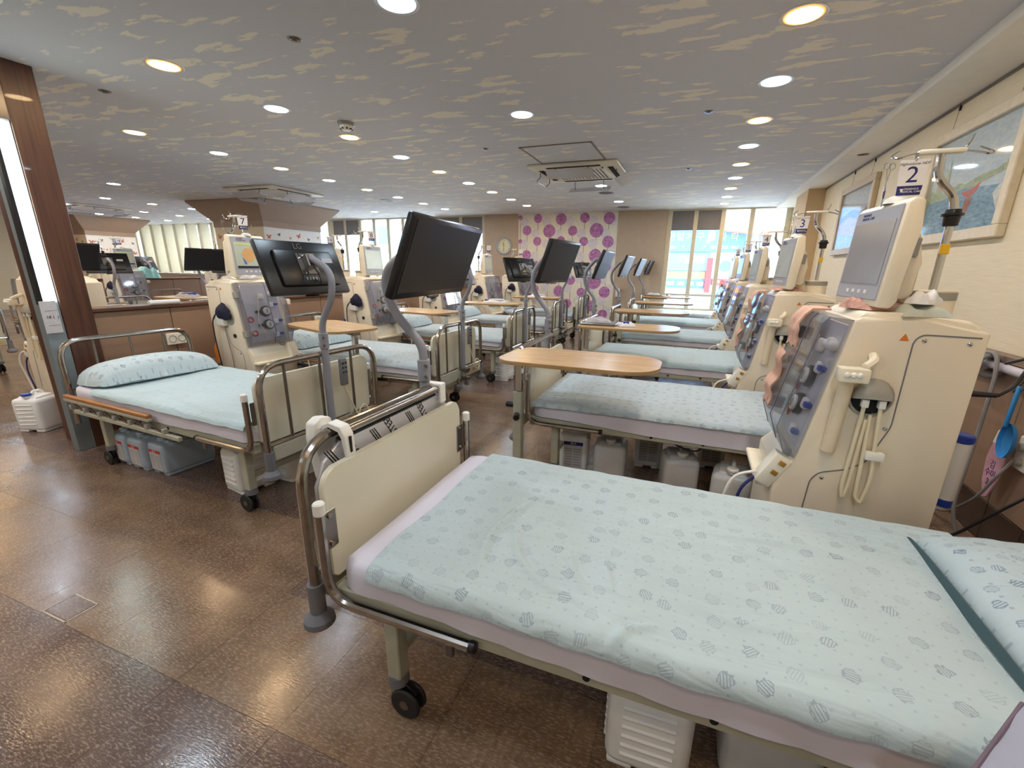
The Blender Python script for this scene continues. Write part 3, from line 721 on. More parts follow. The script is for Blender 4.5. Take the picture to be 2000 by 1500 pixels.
ol = empty('wall_outlet', (XR-.022, 2.93, .60), 0, 'white double wall outlet with grey plugs behind the front bed', 'outlet')
MB().bx(-.02, 0, -.06, .06, -.09, .09, .006).build('plate', 'whitewarm', ol)
for dz in (-.04, .04): MB().cyl((-.05, 0, dz), (-.018, 0, dz), .022, n=12, bev=.003).build('plug', 'plug', ol)
MB().tube([(-.05, 0, -.04), (-.10, -.02, -.12), (-.12, .05, -.3), (-.10, .3, -.52), (-.12, .5, -.58)], .008, 6, .08).build('power_cord', 'cable', ol)
cc = tag(MB().tube([(1.4+.16*math.cos(t)*(1-.02*i), 2.75+.2*math.sin(t), .012+.002*i) for i in range(3) for t in (2*PI*j/16 for j in range(16))], .009, 6).build('cable_coil', 'cableblack'), 'black cable lying coiled on the floor behind the front bed', 'cable')
cl = tag(MB().tube([(1.70, 2.62, .62), (1.55, 2.66, .4), (1.45, 2.8, .12), (1.35, 2.9, .014), (1.1, 3.1, .014)], .008, 6, .1).build('power_cable', 'cableblack'), 'black power cable running down from the wall to the floor', 'cable')

# ---------------------------------------------------------------- hospital bed (local: foot at x=0, head at +x, centre y=0)
def make_bed(side_rail=0, sag=None, seed=1, head=.935):
    t = empty('hospital_bed')
    yr, zt = .445, .965
    def arch(x, zt, z0, nm, bars, zb):
        a = empty(nm); a.parent = t
        MB().tube([(x, -yr, z0), (x, -yr, zt), (x, yr, zt), (x, yr, z0)], .018, 10, .15, 6).build('arch_tube', 'steel', a)
        MB().cyl((x, -yr, zb), (x, yr, zb), .013, n=8).build('cross_bar', 'steel', a)
        for y in bars: MB().cyl((x, y, zb), (x, y, zt), .009, n=8).build('bar', 'steeldark', a)
        return a
    arch(0, zt, .43, 'foot_arch', (-.23, .03, .28), .505)
    arch(2.16, head, .30, 'head_arch', (-.24, 0, .24), min(.56, head-.1))
    for s in (-1, 1):
        b = MB().cyl((0, s*yr, .345), (0, s*yr, .47), .027, n=14).build('bumper', 'grey', t)
        MB().lathe([(.027, .36), (.05, .335), (.052, .315), (.035, .30), (0, .298)], (0, s*yr, 0), 16).build('bumper_disc', 'grey', b)
    # cream foot board with rounded top corners
    def board(x0, x1, w, z0, z1, r, nm, m):
        pts = [(-w, z0+.02), (-w+.02, z0), (w-.02, z0), (w, z0+.02)]
        pts += [(w-r+r*math.cos(k*PI/10), z1-r+r*math.sin(k*PI/10)) for k in range(6)] + [(-w+r-r*math.sin(k*PI/10), z1-r+r*math.cos(k*PI/10)) for k in range(6)]
        return MB().prism(pts, 'x', x0, x1, .004).build(nm, m, t)
    board(.055, .078, .435, .50, .885, .055, 'foot_board', 'panel')
    for s in (-1, 1):
        p = MB().bx(.076, .082, s*.43-.0*s-.03, s*.43+.03, .62, .755, .004).build('bracket_plate', 'steeldark', t)
        for z in (.638, .737): MB().cyl((.08, s*.43, z), (.088, s*.43, z), .009, n=10).build('bolt', 'steel', p)
        g = MB().tube([(.092, s*.475, .77), (.092, s*.475, .463), (.60, s*.475, .463)], .016, 10, .10, 6).build('grab_tube', 'steel', t)
        MB().cyl((.092, s*.475, .765), (.092, s*.475, .81), .0195, n=12, bev=.006).build('tube_cap', 'white', g)
        MB().cyl((.595, s*.475, .463), (.618, s*.475, .463), .0185, n=12, bev=.004).build('tube_end_plug', 'black', g)
        MB().bx(.52, .545, s*.475-.008, s*.475+.008, .405, .45, .003).build('latch', 'steeldark', g)
        MB().bx(.10, 2.14, s*.435-.022, s*.435+.022, .44, .50, .006).build('side_beam', 'frame', t)
        mb = MB()
        for x in (.93, 1.24, 1.55): mb.cyl((x, s*.456, .468), (x, s*.459, .468), .010, n=10)
        mb.build('beam_hole', 'dark', t)
    MB().bx(-.012, .045, -.42, .42, .405, .50, .006).build('foot_beam', 'frame', t)
    MB().bx(2.10, 2.145, -.42, .42, .42, .50, .006).build('head_beam', 'frame', t)
    d = MB()
    for i in range(10): d.bx(.12+.2*i, .27+.2*i, -.41, .41, .492, .503)
    d.build('deck', 'frame', t)
    for x, nm in ((.28, 'foot'), (1.86, 'head')):
        for s in (-1, 1):
            leg = MB().bx(x-.026, x+.026, s*.40-.026, s*.40+.026, .155, .45, .004).build('leg', 'frame', t)
            MB().cyl((x, s*.40, .125), (x, s*.40, .16), .036, n=12).build('leg_collar', 'grey', leg)
            c = empty('caster'); c.parent = t
            mb = MB()
            for w in (-.02, .02): mb.cyl((x+.035, s*.40+w-.008, .058), (x+.035, s*.40+w+.008, .058), .058, n=20, bev=.006)
            mb.build('wheel', 'rubber', c)
            mb = MB().cyl((x+.035, s*.40-.03, .058), (x+.035, s*.40+.03, .058), .018, n=10)
            mb.build('hub', 'steeldark', c)
            MB().prism([(x-.03, .135), (x+.03, .135), (x+.075, .10), (x+.06, .075), (x+.02, .05), (x, .06)], 'y', s*.40-.011, s*.40+.011, .003).build('fork', 'black', c)
        MB().bx(x-.016, x+.016, -.38, .38, .225, .26, .003).build('leg_crossbar', 'frame', t)
    MB().bx(.9, 1.2, -.2, .2, .40, .45, .01).build('actuator_box', 'grey', t)
    MB().cyl((.4, 0, .42), (1.0, 0, .42), .022, n=10).build('actuator_rod', 'steeldark', t)
    for y in (-.06, .10):
        c = MB().tube([(-.01, y, .43), (-.02, y, .36), (-.03, y+.05, .355)], .008, 6).build('crank', 'steeldark', t)
        MB().cyl((-.03, y+.05, .355), (-.08, y+.05, .355), .02, n=12, bev=.003).build('crank_knob', 'grey', c)
    for y in (-.08, -.30) if side_rail else (.10,):
        s = MB().bx(-.0145, -.012, y-.07, y+.07, .43, .475, .002).build('warning_sticker', 'sticker', t)
        mb = MB()
        for k in (-.03, .03): mb.tube([(-.016, y+k+.016*math.cos(a), .455+.011*math.sin(a)) for a in (2*PI*j/12 for j in range(12))], .0022, 4, closed=True)
        mb.tube([(-.016, y-.055, .445), (-.016, y-.045, .44), (-.016, y+.05, .445)], .002, 4); mb.build('sticker_symbol', 'ink', s)
    # mattress under a lilac-white sheet that sags past the beam on the sides
    rr = random.Random(seed); sag = sag or (.05, .05)
    def mfn(u, v):
        x = .10+2.0*u; L = 2*.455
        a = (v-.5)*1.34                       # arc over the section
        if abs(a) <= .44: y, z = a, .605
        else:
            k = min(1, (abs(a)-.44)/.23); th = min(1, k*2.2)*PI/2
            y = math.copysign(.435+.028*math.sin(th), a); z = .605-.028*(1-math.cos(th))-max(0, k-.35)*.105
            side = 0 if a < 0 else 1
            z -= max(0, k-.5)*sag[side]*2*(math.sin(PI*min(1, max(0, (u-.12)/.88))**1.1))
            y += math.copysign(.006*math.sin(x*17+seed)*k, a)
        e = min(u, 1-u)*2.0
        ex = min(x-.10, 2.10-x); rc = .10
        if ex < rc: y *= (.463-(rc-math.sqrt(max(0, rc*rc-(rc-ex)**2))))/.463
        if e < .035: z = z-(.035-e)*1.0*(1-e/.035) if z > .55 else z
        if u == 0 or u == 1: z = min(z, .515); 
        z += .006*noise.noise((x*3+seed, y*3, z*4))
        return Vector((x, y, z))
    mt = MB().grid(mfn, 44, 40).build('mattress', 'sheet', t, ang=60)
    MB().bx(.14, 2.06, -.42, .42, .504, .575, .03, 2).build('mattress_core', 'sheet', mt)
    if side_rail:
        for s in (1,):
            f = empty('folding_side_rail'); f.parent = t
            y = s*.505
            MB().bx(1.02, 2.08, y-.018, y+.018, .535, .56, .008, 2).build('rail_top', 'rail_wood', f)
            MB().bx(1.02, 2.08, y-.016, y+.016, .512, .534, .003).build('rail_channel', 'frame', f)
            MB().bx(.72, 1.98, y-.012, y+.012, .43, .458, .003).build('lower_channel', 'frame', f)
            mb = MB()
            for k in range(6): mb.box((.98+.19*k, y, .487), (.17, .008, .014), rot=(0, -.38, 0))
            tag(mb.build('rail_linkage', 'steeldark', f), kind='stuff')
            mb = MB()
            for k in range(7): mb.bx(.86+.19*k, .89+.19*k, y-.014, y+.014, .455, .488, .003)
            tag(mb.build('rail_hinge', 'greyplastic', f), kind='stuff')
    return t

def add_remote(t, y, z=.86):
    r = empty('hand_control'); r.parent = t
    MB().bx(-.052, -.024, y-.028, y+.028, z-.12, z+.06, .010, 2).build('control_body', 'grey', r)
    mb = MB()
    for i in range(3):
        for k in (-.012, .012): mb.cyl((-.056, y+k, z+.03-.03*i), (-.051, y+k, z+.03-.03*i), .007, n=8)
    mb.build('control_buttons', 'black', r)
    MB().tube([(-.035, y, z-.12), (-.04, y-.05, z-.26), (-.05, y-.10, z-.38), (-.05, y-.17, z-.42), (-.05, y-.20, z-.34), (-.045, y-.14, z-.28), (-.04, y-.10, z-.34), (-.03, y-.13, z-.42)], .006, 6, .05).build('curly_cord', 'tube', r)

PX, PY, PITCH = -1.08, 1.37, 1.856
LX, LY, LPITCH = -2.13, 2.10, 1.80
names = ['front right-hand', 'second right-hand', 'third right-hand', 'fourth right-hand', 'fifth right-hand', 'farthest right-hand']
beds_r = []
b1 = make_bed(0, (.03, .02), 1, .60); b1.location = (PX, PY, 0)
tag(b1, 'steel hospital bed in front, with cream foot board and hand control hooked on its arch', 'hospital bed', 'right row of beds')
# steel plate with printed protective film standing behind the foot arch of the front bed
sp = MB().prism([(-.42, .49), (.42, .49), (.42, .82), (.38, .89), (.30, .935), (-.30, .935), (-.38, .89), (-.42, .82)], 'x', .020, .032, .003).build('steel_plate', 'steelfilm', b1)
MB().bx(.014, .034, -.30, .30, .935, .947, .003).build('plate_edge', 'black', sp)
MB().cyl((.040, -.27, .967), (.040, .30, .967), .014, n=12).build('second_top_tube', 'steel', b1)
for k, y in enumerate((-.24, -.02, .2)):
    for j in range(3): MB().box((.0328, y-.05+.012*j, .80), (.0012, .004, .30), rot=(.6, 0, 0)).build('film_line', 'ink', sp)
    text('film_print', 'STAINLESS STEEL', .045, (.0335, y+.045, .815), (PI/2+.0, 0, PI/2), 'ink', sp, .0004).rotation_euler = Euler((PI/2, R(-124), PI/2), 'XYZ')
rc = empty('hand_control'); rc.parent = b1
MB().prism([(-.036, .945), (-.03, .985), (0, 1.0), (.05, .99), (.066, .96), (.07, .885), (.06, .88), (.053, .95), (.04, .974), (0, .986), (-.022, .975), (-.026, .945)], 'y', -.315, -.272, .002).build('hook', 'white', rc)
MB().prism([(-.335, .995), (-.30, 1.01), (-.26, 1.0), (-.245, .94), (-.262, .79), (-.28, .755), (-.305, .755), (-.322, .79), (-.342, .94)], 'x', -.078, -.036, .008, 2).build('control_body', 'white', rc)
MB().bx(.0645, .0715, -.298, -.289, .90, .955).build('hook_slot', 'dark', rc)
text('letter_mark', 'A', .045, (-.0355, -.292, .82), FX, 'ink', rc)
ct = MB().bx(-.03, .06, .30, .345, .955, .99, .004).bx(.045, .06, .30, .345, .90, .96, .004).build('clip', 'white', b1)
b2 = make_bed(0, (.04, .02), 2); b2.location = (PX, PY+PITCH, 0); tag(b2, 'hospital bed with sagging pale sheet under the round ended table, behind the front bed', 'hospital bed', 'right row of beds')
beds_r += [b1, b2]
proto = None
for k in range(2, 6):
    if proto is None: o = make_bed(0, (.02, .02), 3); proto = o; o.location = (PX, PY+PITCH*k, 0)
    else: o = dup(proto, (PX, PY+PITCH*k, 0))
    tag(o, ['', '', 'third hospital bed of the right row, beside the machine numbered three', 'fourth hospital bed of the right row, beside the machine numbered four', 'fifth hospital bed of the right row, beside the machine numbered five', 'last hospital bed of the right row, near the far window'][k], 'hospital bed', 'right row of beds'); beds_r.append(o)
    MBx = None
protoL = make_bed(1, (.015, .015), 5); add_remote(protoL, -.12)
beds_l = [protoL]; protoL.location = (LX, LY, 0); protoL.rotation_euler = (0, 0, PI-R(3.2))
tag(protoL, 'hospital bed with folded wooden topped side rail, next to the wood pillar', 'hospital bed', 'left row of beds')
for k in range(1, 5):
    o = dup(protoL, (LX, LY+LPITCH*k, 0), PI, ['', 'second hospital bed of the left row, behind the back-turned monitor post', 'third hospital bed of the left row, with white jugs at its foot', 'fourth hospital bed of the left row, well down the aisle', 'last hospital bed of the left row, in front of the flowered wall'][k], 'left row of beds'); o['category'] = 'hospital bed'; beds_l.append(o)

# ---------------------------------------------------------------- covers and pillows (lie on the beds: things of their own)
def cover(name, x0, x1, hang0, hang1, m, seed, nu=90, nv=56, folds=(), amp=.006):
    W0 = .462
    tot = hang0+2*W0+hang1
    def fn(u, v):
        x = x0+(x1-x0)*u; a = v*tot-hang0-W0
        n = noise.noise((x*2.3+seed, a*2.3, 0))*amp*1.3 + noise.noise((x*6+seed, a*5, 3))*amp*.8
        if abs(a) <= W0-.03: y, z = a, .622
        else:
            k = abs(a)-(W0-.03); th = min(k/.0707, 1)*PI/2
            y = math.copysign(W0-.03+.045*math.sin(th)+.004, a); z = .622-.045*(1-math.cos(th))-max(0, k-.0707)
            y += math.copysign(.005*math.sin(x*13+seed)+.003*math.sin(x*31), a)
            n *= .5
        for pts, h, w in folds:
            best = None; run = 0.0; L = sum((Vector(pts[i+1])-Vector(pts[i])).length for i in range(len(pts)-1))
            for i in range(len(pts)-1):
                p, q = Vector(pts[i]), Vector(pts[i+1]); d = q-p; r = Vector((x, a))-p
                t = max(0, min(1, r.dot(d)/d.length_squared)); off = r-d*t; ds = off.length
                if best is None or ds < best[0]: best = (ds, math.copysign(ds, d.x*off.y-d.y*off.x), (run+d.length*t)/L)
                run += d.length
            if best[0] < .08: n += h*(math.exp(-(best[1]/w)**2)-.55*math.exp(-((best[1]-1.8*w)/w)**2))*max(0, math.sin(PI*(.04+.92*best[2])))**.6
        x += .008*noise.noise((a*4+seed, u*3, 9)) * (1 if u in (0, 1) else .3)
        return Vector((x, y, z+max(n, -.008)))
    return MB().grid(fn, nu, nv, .005, (x1-x0, tot)).build(name, m, None, ang=80)
F1 = [([(.60, .16), (.545, -.03), (.525, -.12), (.53, -.22), (.57, -.36)], .015, .013), ([(.585, -.04), (.605, -.12), (.63, -.20), (.67, -.27), (.76, -.34), (.88, -.37)], .014, .013), ([(.91, -.15), (.93, -.22), (.965, -.30)], .010, .011),
      ([(1.22, .13), (1.4, .145), (1.52, .14), (1.66, .09)], .011, .016), ([(1.26, .07), (1.42, .01), (1.56, -.02)], .010, .016), ([(1.12, -.25), (1.28, -.29), (1.45, -.28)], .010, .018), ([(.80, -.16), (.83, -.25), (.90, -.33)], .010, .012), ([(.98, -.49), (1.01, -.42), (1.08, -.38)], .012, .012),
      ([(.46, .34), (.62, .37), (.80, .35)], .009, .015), ([(1.05, -.06), (1.1, .1), (1.22, .2)], .006, .02)]
cv = cover('bed_cover', .245, 2.02, .042, .045, 'cov1', 1.7, 190, 110, F1, .009); cv.location = (PX, PY, 0)
tag(cv, 'pale blue cloud print cotton cover spread on the front bed', 'bed cover', 'bed covers')
cv2 = cover('bed_cover', .13, 2.05, .03, .03, 'cov2', 4.2, 90, 60, [([(.14, -.40), (.35, -.44), (.62, -.36)], .016, .022), ([(.4, .1), (.9, .2)], .009, .025), ([(1.1, .2), (1.15, -.1)], .008, .02)], .008); cv2.location = (PX, PY+PITCH, 0)
tag(cv2, 'pale blue dotted cover stretched on the bed under the round ended table', 'bed cover', 'bed covers')
cv3 = None
for k in range(2, 6):
    if cv3 is None: o = cv3 = cover('bed_cover', .12, 1.9, .06, .05, 'cov3', 9, 60, 40, (), .01)
    else: o = cv3.copy(); C.objects.link(o)
    o.location = (PX, PY+PITCH*k, 0)
    tag(o, 'plain pale blue cover on the %s bed of the right row' % ['third', 'fourth', 'fifth', 'last'][k-2], 'bed cover', 'bed covers')
cl1 = cover('bed_cover', .14, 1.78, .02, .03, 'cov3', 12, 70, 50, [([(.2, .36), (.5, .40), (.9, .36)], .014, .022), ([(.3, -.2), (.8, -.1), (1.3, -.14)], .009, .03), ([(1.2, .3), (1.5, .38)], .012, .02)], .009); cl1.location = (LX, LY, 0); cl1.rotation_euler = (0, 0, PI-R(3.2))
tag(cl1, 'plain pale blue cover on the bed beside the wood pillar', 'bed cover', 'bed covers')
cl2 = None
for k in range(1, 5):
    if cl2 is None: o = cl2 = cover('bed_cover', .12, 1.8, .07, .05, 'cov2', 15, 60, 44, [([(.2, .42), (.7, .43)], .012, .02)], .009)
    else: o = cl2.copy(); C.objects.link(o)
    o.location = (LX, LY+LPITCH*k, 0); o.rotation_euler = (0, 0, PI)
    tag(o, 'pale blue dotted cover on the %s bed of the left row' % ORD[k], 'bed cover', 'bed covers')
def pillow(L, Wd, H, m, seed, flat=.0):
    t = empty('pillow')
    def fn(s):
        def f(u, v):
            a, b = 2*u-1, 2*v-1
            h = H*((1-abs(a)**3.2)*(1-abs(b)**3.2))**.42
            k = 1-.05*(abs(a)**2)*(abs(b)**2)
            n = .010*noise.noise((a*3+seed, b*3, s))
            return Vector((a*Wd/2*k, b*L/2*k, .012+(h+n if s > 0 else -.010*(1 if h > .01 else 0))))
        return f
    mb = MB(); mb.grid(fn(1), 26, 34, 0, (Wd, L)); mb.grid(fn(-1), 26, 34, 0, (Wd, L))
    mb.build('pillow_body', m, t, ang=70)
    return t
p1 = pillow(.84, .46, .085, 'pil', 3); p1.location = (PX+2.10, PY-.045, .622); p1.rotation_euler = (0, R(-3), R(0))
tag(p1, 'pale blue heart print pillow at the right edge on the front bed', 'pillow', 'pillows')
h1 = MB().grid(lambda u, v: Vector((-.235-.012*math.sin(v*PI), -.41+.82*v, .012+.04*u*math.sin(PI*v)**.5)), 3, 30, .003).build('open_hem', mat('dark_teal_lining', (76, 100, 108), .9), p1)  # dark strip paints the shadow gap along the pillow's open hem
p7 = pillow(.84, .46, .165, 'pil', 8); p7.location = (LX-1.90, LY+.09, .612); p7.rotation_euler = (0, R(5), PI-R(6)); tag(p7, 'plump pale blue pillow on the bed beside the wood pillar', 'pillow', 'pillows')
for k in range(1, 5):
    o = dup(p7, (LX-1.92, LY+LPITCH*k+.02, .622), PI+R(3*k-5), 'plump pale blue pillow on the %s bed of the left row' % ORD[k], 'pillows'); o['category'] = 'pillow'

# ---------------------------------------------------------------- dialysis machine (local: front at x=0 looking to -x, body y 0..0.46)
def make_machine(display):
    t = empty('dialysis_machine')
    D = .46
    MB().prism([(-.12, .06), (.52, .06), (.52, .16), (.45, .20), (-.09, .20), (-.16, .13)], 'y', -.01, D+.01, .015, 2).build('base', 'creamlight', t)
    for x in (-.06, .42):
        for y in (.05, D-.05):
            c = MB().cyl((x, y-.012, .035), (x, y+.012, .035), .035, n=14, bev=.004).build('caster', 'rubber', t)
            MB().bx(x-.02, x+.02, y-.018, y+.018, .045, .075, .004).build('caster_fork', 'grey', c)
    body = MB().prism([(-.085, .20), (.485, .20), (.495, 1.305), (.30, 1.335), (.11, 1.342), (.085, 1.325), (-.012, .76), (-.03, .70), (-.085, .58)], 'y', 0, D, .012, 2).build('body', 'cream', t)
    MB().prism([(.09, 1.325), (.48, 1.305), (.44, 1.34), (.25, 1.362), (.12, 1.36)], 'y', .015, D-.015, .01, 2).build('top_lid', 'creamlight', t)
    for sgn, y in ((-1, 0), (1, D)):
        s = MB().tube([(.47, y, 1.285), (.30, y, 1.287), (.279, y, 1.262), (.278, y, .925), (.225, y, .765), (.17, y, .725), (.075, y, .693), (.05, y, .655), (.03, y, .30)], .0028, 5, .02).build('panel_seam', 'grey', t)
        mb = MB()
        for x, z in ((.311, 1.265), (.442, 1.262), (.261, .915), (.09, .672)): mb.sph((x, y, z), .0085, (1, .5, 1), 8, 6)
        mb.build('panel_screw', 'chrome', t)
        w = MB().prism([(.235, 1.262), (.265, 1.262), (.25, 1.288)], 'y', y-.0012 if sgn < 0 else y-.0002, y+.0002 if sgn < 0 else y+.0012).build('warning_triangle', 'orange', t)
    # near side: grey dome with two hose connectors
    dm = MB().lathe([(0, .048), (.035, .044), (.058, .026), (.066, 0)], (.190, -.002, 1.035), 22, (PI/2, 0, 0)).build('connector_recess', 'dark', t); dm.scale = (1, .25, 1); dm.location = (0, -.001, 0)
    hd = MB()
    def dome(u, v):
        a = PI*u; ph = v*PI/2
        return Vector((.190+.068*math.cos(a), -.05*math.sin(ph)*math.sin(a)**.6-.002, 1.04+.072*math.sin(a)*math.cos(ph*.9)-.012*math.sin(ph)))
    hd.grid(dome, 18, 8); hd.build('connector_hood', 'greyplastic', t, ang=60)
    MB().tube([(.190+.07*math.cos(a), -.004, 1.035+.072*math.sin(a)) for a in (2*PI*k/20 for k in range(20))], .006, 6, closed=True).build('connector_rim', 'greyplastic', t)
    for k, x in enumerate((.168, .222)):
        MB().bx(x-.012, x+.012, -.04, -.012, 1.0, 1.035, .005, 2).build('hose_connector', 'white', t)
    MB().tube([(.168, -.026, 1.0), (.162, -.03, .85), (.155, -.03, .66), (.166, -.03, .60), (.178, -.024, .68), (.185, -.02, .95)], .0075, 8, .05, 5).build('hose', 'tube', t)
    MB().tube([(.222, -.026, 1.0), (.232, -.03, .85), (.246, -.03, .70), (.23, -.03, .595), (.208, -.028, .62), (.204, -.022, .8), (.198, -.015, .97)], .0075, 8, .06, 5).build('hose', 'tube', t)
    MB().bx(.205, .268, -.045, -.016, .79, .825, .006, 2).build('hose_clamp', 'white', t)
    # holder arm; cream recess drawn as a column, its tan painting the shade
    ar = MB().bx(.045, .145, -.10, -.04, 1.105, 1.16, .008, 2).build('filter_arm', 'creamlight', t)
    MB().tube([(.13, -.07, 1.165), (.16, -.05, 1.185), (.165, -.005, 1.20)], .016, 8, .03).build('arm_bracket', 'creamlight', ar)
    mb = MB()
    for k in range(3): mb.sph((.07+.02*k, -.10, 1.135), .012, (1, .8, 1), 8, 6)
    mb.build('arm_clips', 'white', ar)
    MB().cyl((.085, -.012, .80), (.098, -.022, 1.11), .026, n=14).build('filter_column', mat('tan_filter_column', (226, 208, 180), .35) if 'tan_filter_column' not in bpy.data.materials else bpy.data.materials['tan_filter_column'], t)
    # front module, pumps, clamps (built upright, then leaned back with the front)
    before = set(t.children)
    fm = MB().bx(-.022, .0, .035, D-.035, .765, 1.315, .006).build('front_module', 'module', t)
    for z in (1.06, .93):
        p = MB().cyl((-.05, .20, z), (-.02, .20, z), .050, n=22, bev=.006).build('pump_housing', 'black', t)
        MB().cyl((-.062, .20, z), (-.045, .20, z), .036, n=20, bev=.004).build('pump_rotor', 'white', p)
        MB().bx(-.06, -.02, .245, .30, z-.012, z+.012, .006).build('pump_tongue', 'black', p)
        MB().bx(-.067, -.060, .192, .208, z-.02, z+.02, .002).build('pump_key', 'greyplastic', p)
    for y, z, m in ((.36, .99, 'red'), (.35, .86, 'red')):
        MB().lathe([(.018, 0), (.026, -.01), (.03, -.006), (.03, 0)], (-.022, y, z), 16, (0, PI/2, 0)).build('sensor_ring', m, t)
    for z0, z1, y in ((1.20, 1.25, .10), (1.17, 1.23, .22)):
        MB().bx(-.05, -.02, y-.03, y+.03, z0, z1, .012, 2).build('valve_block', 'white', t)
    for z, y in ((1.12, .085), (.96, .07), (.83, .09)):
        c = MB().bx(-.05, -.022, y-.02, y+.014, z-.011, z+.011, .003).build('line_clamp', 'blue', t)
        MB().bx(-.045, -.022, y+.02, y+.075, z-.03, z+.02, .010, 2).build('valve_cover', 'white', t)
    for y in (.06, .12): MB().sph((-.035, y, 1.22), .024, (1, 1, 1), 12, 8).build('air_trap', 'white', t)
    MB().tube([(-.05, .25, 1.24), (-.06, .28, 1.1), (-.06, .31, .95), (-.05, .26, .85)], .005, 6, .04).build('blood_line', 'tube', t)
    MB().sph((-.01, .10, .725), .036, (1, 1, .55), 12, 8).build('drip_tray', 'greyplastic', t)
    # smoky clear two-leaf door
    for k, (ya, yb) in enumerate(((.012, .20), (.205, D-.012))):
        d = empty('clear_door'); d.parent = t
        prof = [(-.016, 1.335), (-.095, 1.33), (-.112, 1.30), (-.125, .85), (-.065, .745), (-.016, .735)]
        mb = MB(); th = .004
        inn = [(-.016, 1.331), (-.094, 1.326), (-.108, 1.298), (-.121, .852), (-.063, .749), (-.016, .739)]
        mb.prism(prof + list(reversed(inn)), 'y', ya, yb)
        if k == 0: mb.prism(prof, 'y', ya, ya+th)
        else: mb.prism(prof, 'y', yb-th, yb)
        mb.build('door_shell', 'door', d, ang=20)
        eg = MB()
        for yy in (ya, yb): eg.tube([(a-.001, yy, b) for a, b in prof[1:5]], .0018, 4)
        eg.build('door_edge', M['edge'], d)
    for z in (.86, 1.22):
        MB().bx(-.09, -.03, D-.02, D+.016, z-.03, z+.03, .004).build('door_hinge', 'greyplastic', t)
    lean = Matrix.Translation((-.008, 0, .74)) @ Matrix.Rotation(R(10), 4, 'Y') @ Matrix.Translation((.008, 0, -.74))
    for o in t.children:
        if o not in before: o.matrix_local = lean @ o.matrix_local
    # lower front: socket box on a ledge
    MB().prism([(-.085, .56), (-.085, .66), (-.02, .73), (.0, .73), (.0, .56)], 'y', .01, D-.01, .006).build('lower_front', 'creamlight', t)
    MB().bx(-.145, .01, .04, D-.01, .575, .60, .006).build('front_ledge', 'creamlight', t)
    bx = empty('socket_box'); bx.parent = t
    MB().box((-.09, .045, .665), (.07, .085, .155), .010, 2, (0, .48, 0)).build('box_body', 'whitewarm', bx)
    for dx, dz in ((-.006, .038), (-.030, -.008)):
        MB().box((-.055+dx, .012, .668+dz), (.028, .03, .020), .002, 1, (0, .48, 0)).build('brass_port', 'copper', bx)
    MB().tube([(-.15, .03, .645), (-.24, .01, .62), (-.27, .0, .52), (-.27, .02, .40), (-.25, .05, .15)], .007, 6, .06).build('supply_hose', 'white', bx)
    MB().tube([(-.14, .05, .62), (-.2, .03, .56), (-.22, .02, .44), (-.22, .05, .2)], .007, 6, .06).build('supply_hose', 'navyink', bx)
    # far side: pocket with cuff and recess
    rcs = MB().cyl((.17, D-.002, 1.0), (.17, D+.006, 1.0), .062, n=20, bev=.003).build('side_recess', 'greyplastic', t)
    MB().bx(.21, .35, D+.002, D+.05, .93, 1.02, .01, 2).build('side_pocket', 'white', t)
    cf = MB().grid(lambda u, v: Vector((.12+.18*u, D+.02+.05*math.sin(PI*u)*math.sin(PI*v)+.01*noise.noise((u*6, v*6, 1)), 1.0+.11*v-.03*math.cos(u*7)*v)), 14, 10, .02).build('pressure_cuff', 'navy', t, ang=60)
    MB().tube([(.29, D+.05, 1.05), (.36, D+.06, .98), (.38, D+.05, .80), (.36, D+.04, .52), (.30, D+.03, .30), (.2, D+.02, .22)], .006, 6, .08).build('cuff_hose', 'cableblack', t)
    MB().tube([(.23, D+.03, 1.0), (.24, D+.02, .85), (.20, D+.015, .60), (.22, D+.01, .40)], .004, 6, .08).build('side_wire', 'cable', t)
    MB().cyl((.13, D, .84), (.13, D+.012, .84), .02, n=14, bev=.003).build('side_port', 'black', t)
    # screen head
    sc = empty('screen_head'); sc.parent = t; sc.location = (.155, .205, 1.565); sc.rotation_euler = (0, R(4), R(7))
    MB().prism([(-.02, -.19), (-.018, .180), (0, .200), (.035, .192), (.045, .10), (.045, -.16), (.03, -.19)], 'y', -.19, .19, .012, 2).build('screen_housing', 'creamlight', sc)
    MB().prism([(.04, -.15), (.04, .12), (.085, .09), (.11, -.02), (.12, -.13), (.09, -.16)], 'y', -.13, .13, .02, 2).build('rear_housing', 'cream', sc)
    MB().bx(-.024, -.018, -.172, .172, -.165, .178, .003).build('screen_bezel', 'bezel', sc)
    MB().bx(-.0262, -.0238, -.155, .155, -.105, .128).build('display', display, sc)
    mb = MB()
    for k in range(4): mb.bx(-.0256, -.0238, -.09+.05*k, -.07+.05*k, -.142, -.128)
    mb.build('screen_buttons', 'white', sc)
    text('screen_print', 'FRESENIUS\nMEDICAL CARE', .014, (-.0245, .115, .153), FXN, 'navyink', sc, .0003, 'LEFT')
    MB().bx(.05, .085, -.140, -.128, .0, .07, .005).build('card_slot', 'greyplastic', sc)
    MB().lathe([(.045, 0), (.04, .018), (.02, .03), (0, .032)], (.015, -.03, .190), 16).build('alarm_lamp', 'white', sc)
    MB().tube([(.28, .22, 1.36), (.28, .22, 1.39), (.22, .215, 1.42)], .05, 14, .03).build('screen_neck', 'creamlight', t)
    # infusion pole
    x, y = .375, .205
    MB().lathe([(.0, 1.34), (.075, 1.34), (.075, 1.408), (.07, 1.412), (.07, 1.44), (.0, 1.442)], (x, y, 0), 24).build('pole_base', 'creamlight', t)
    MB().cyl((x, y, 1.405), (x, y, 1.435), .0765, n=24).build('pole_base_ring', 'greyplastic', t)
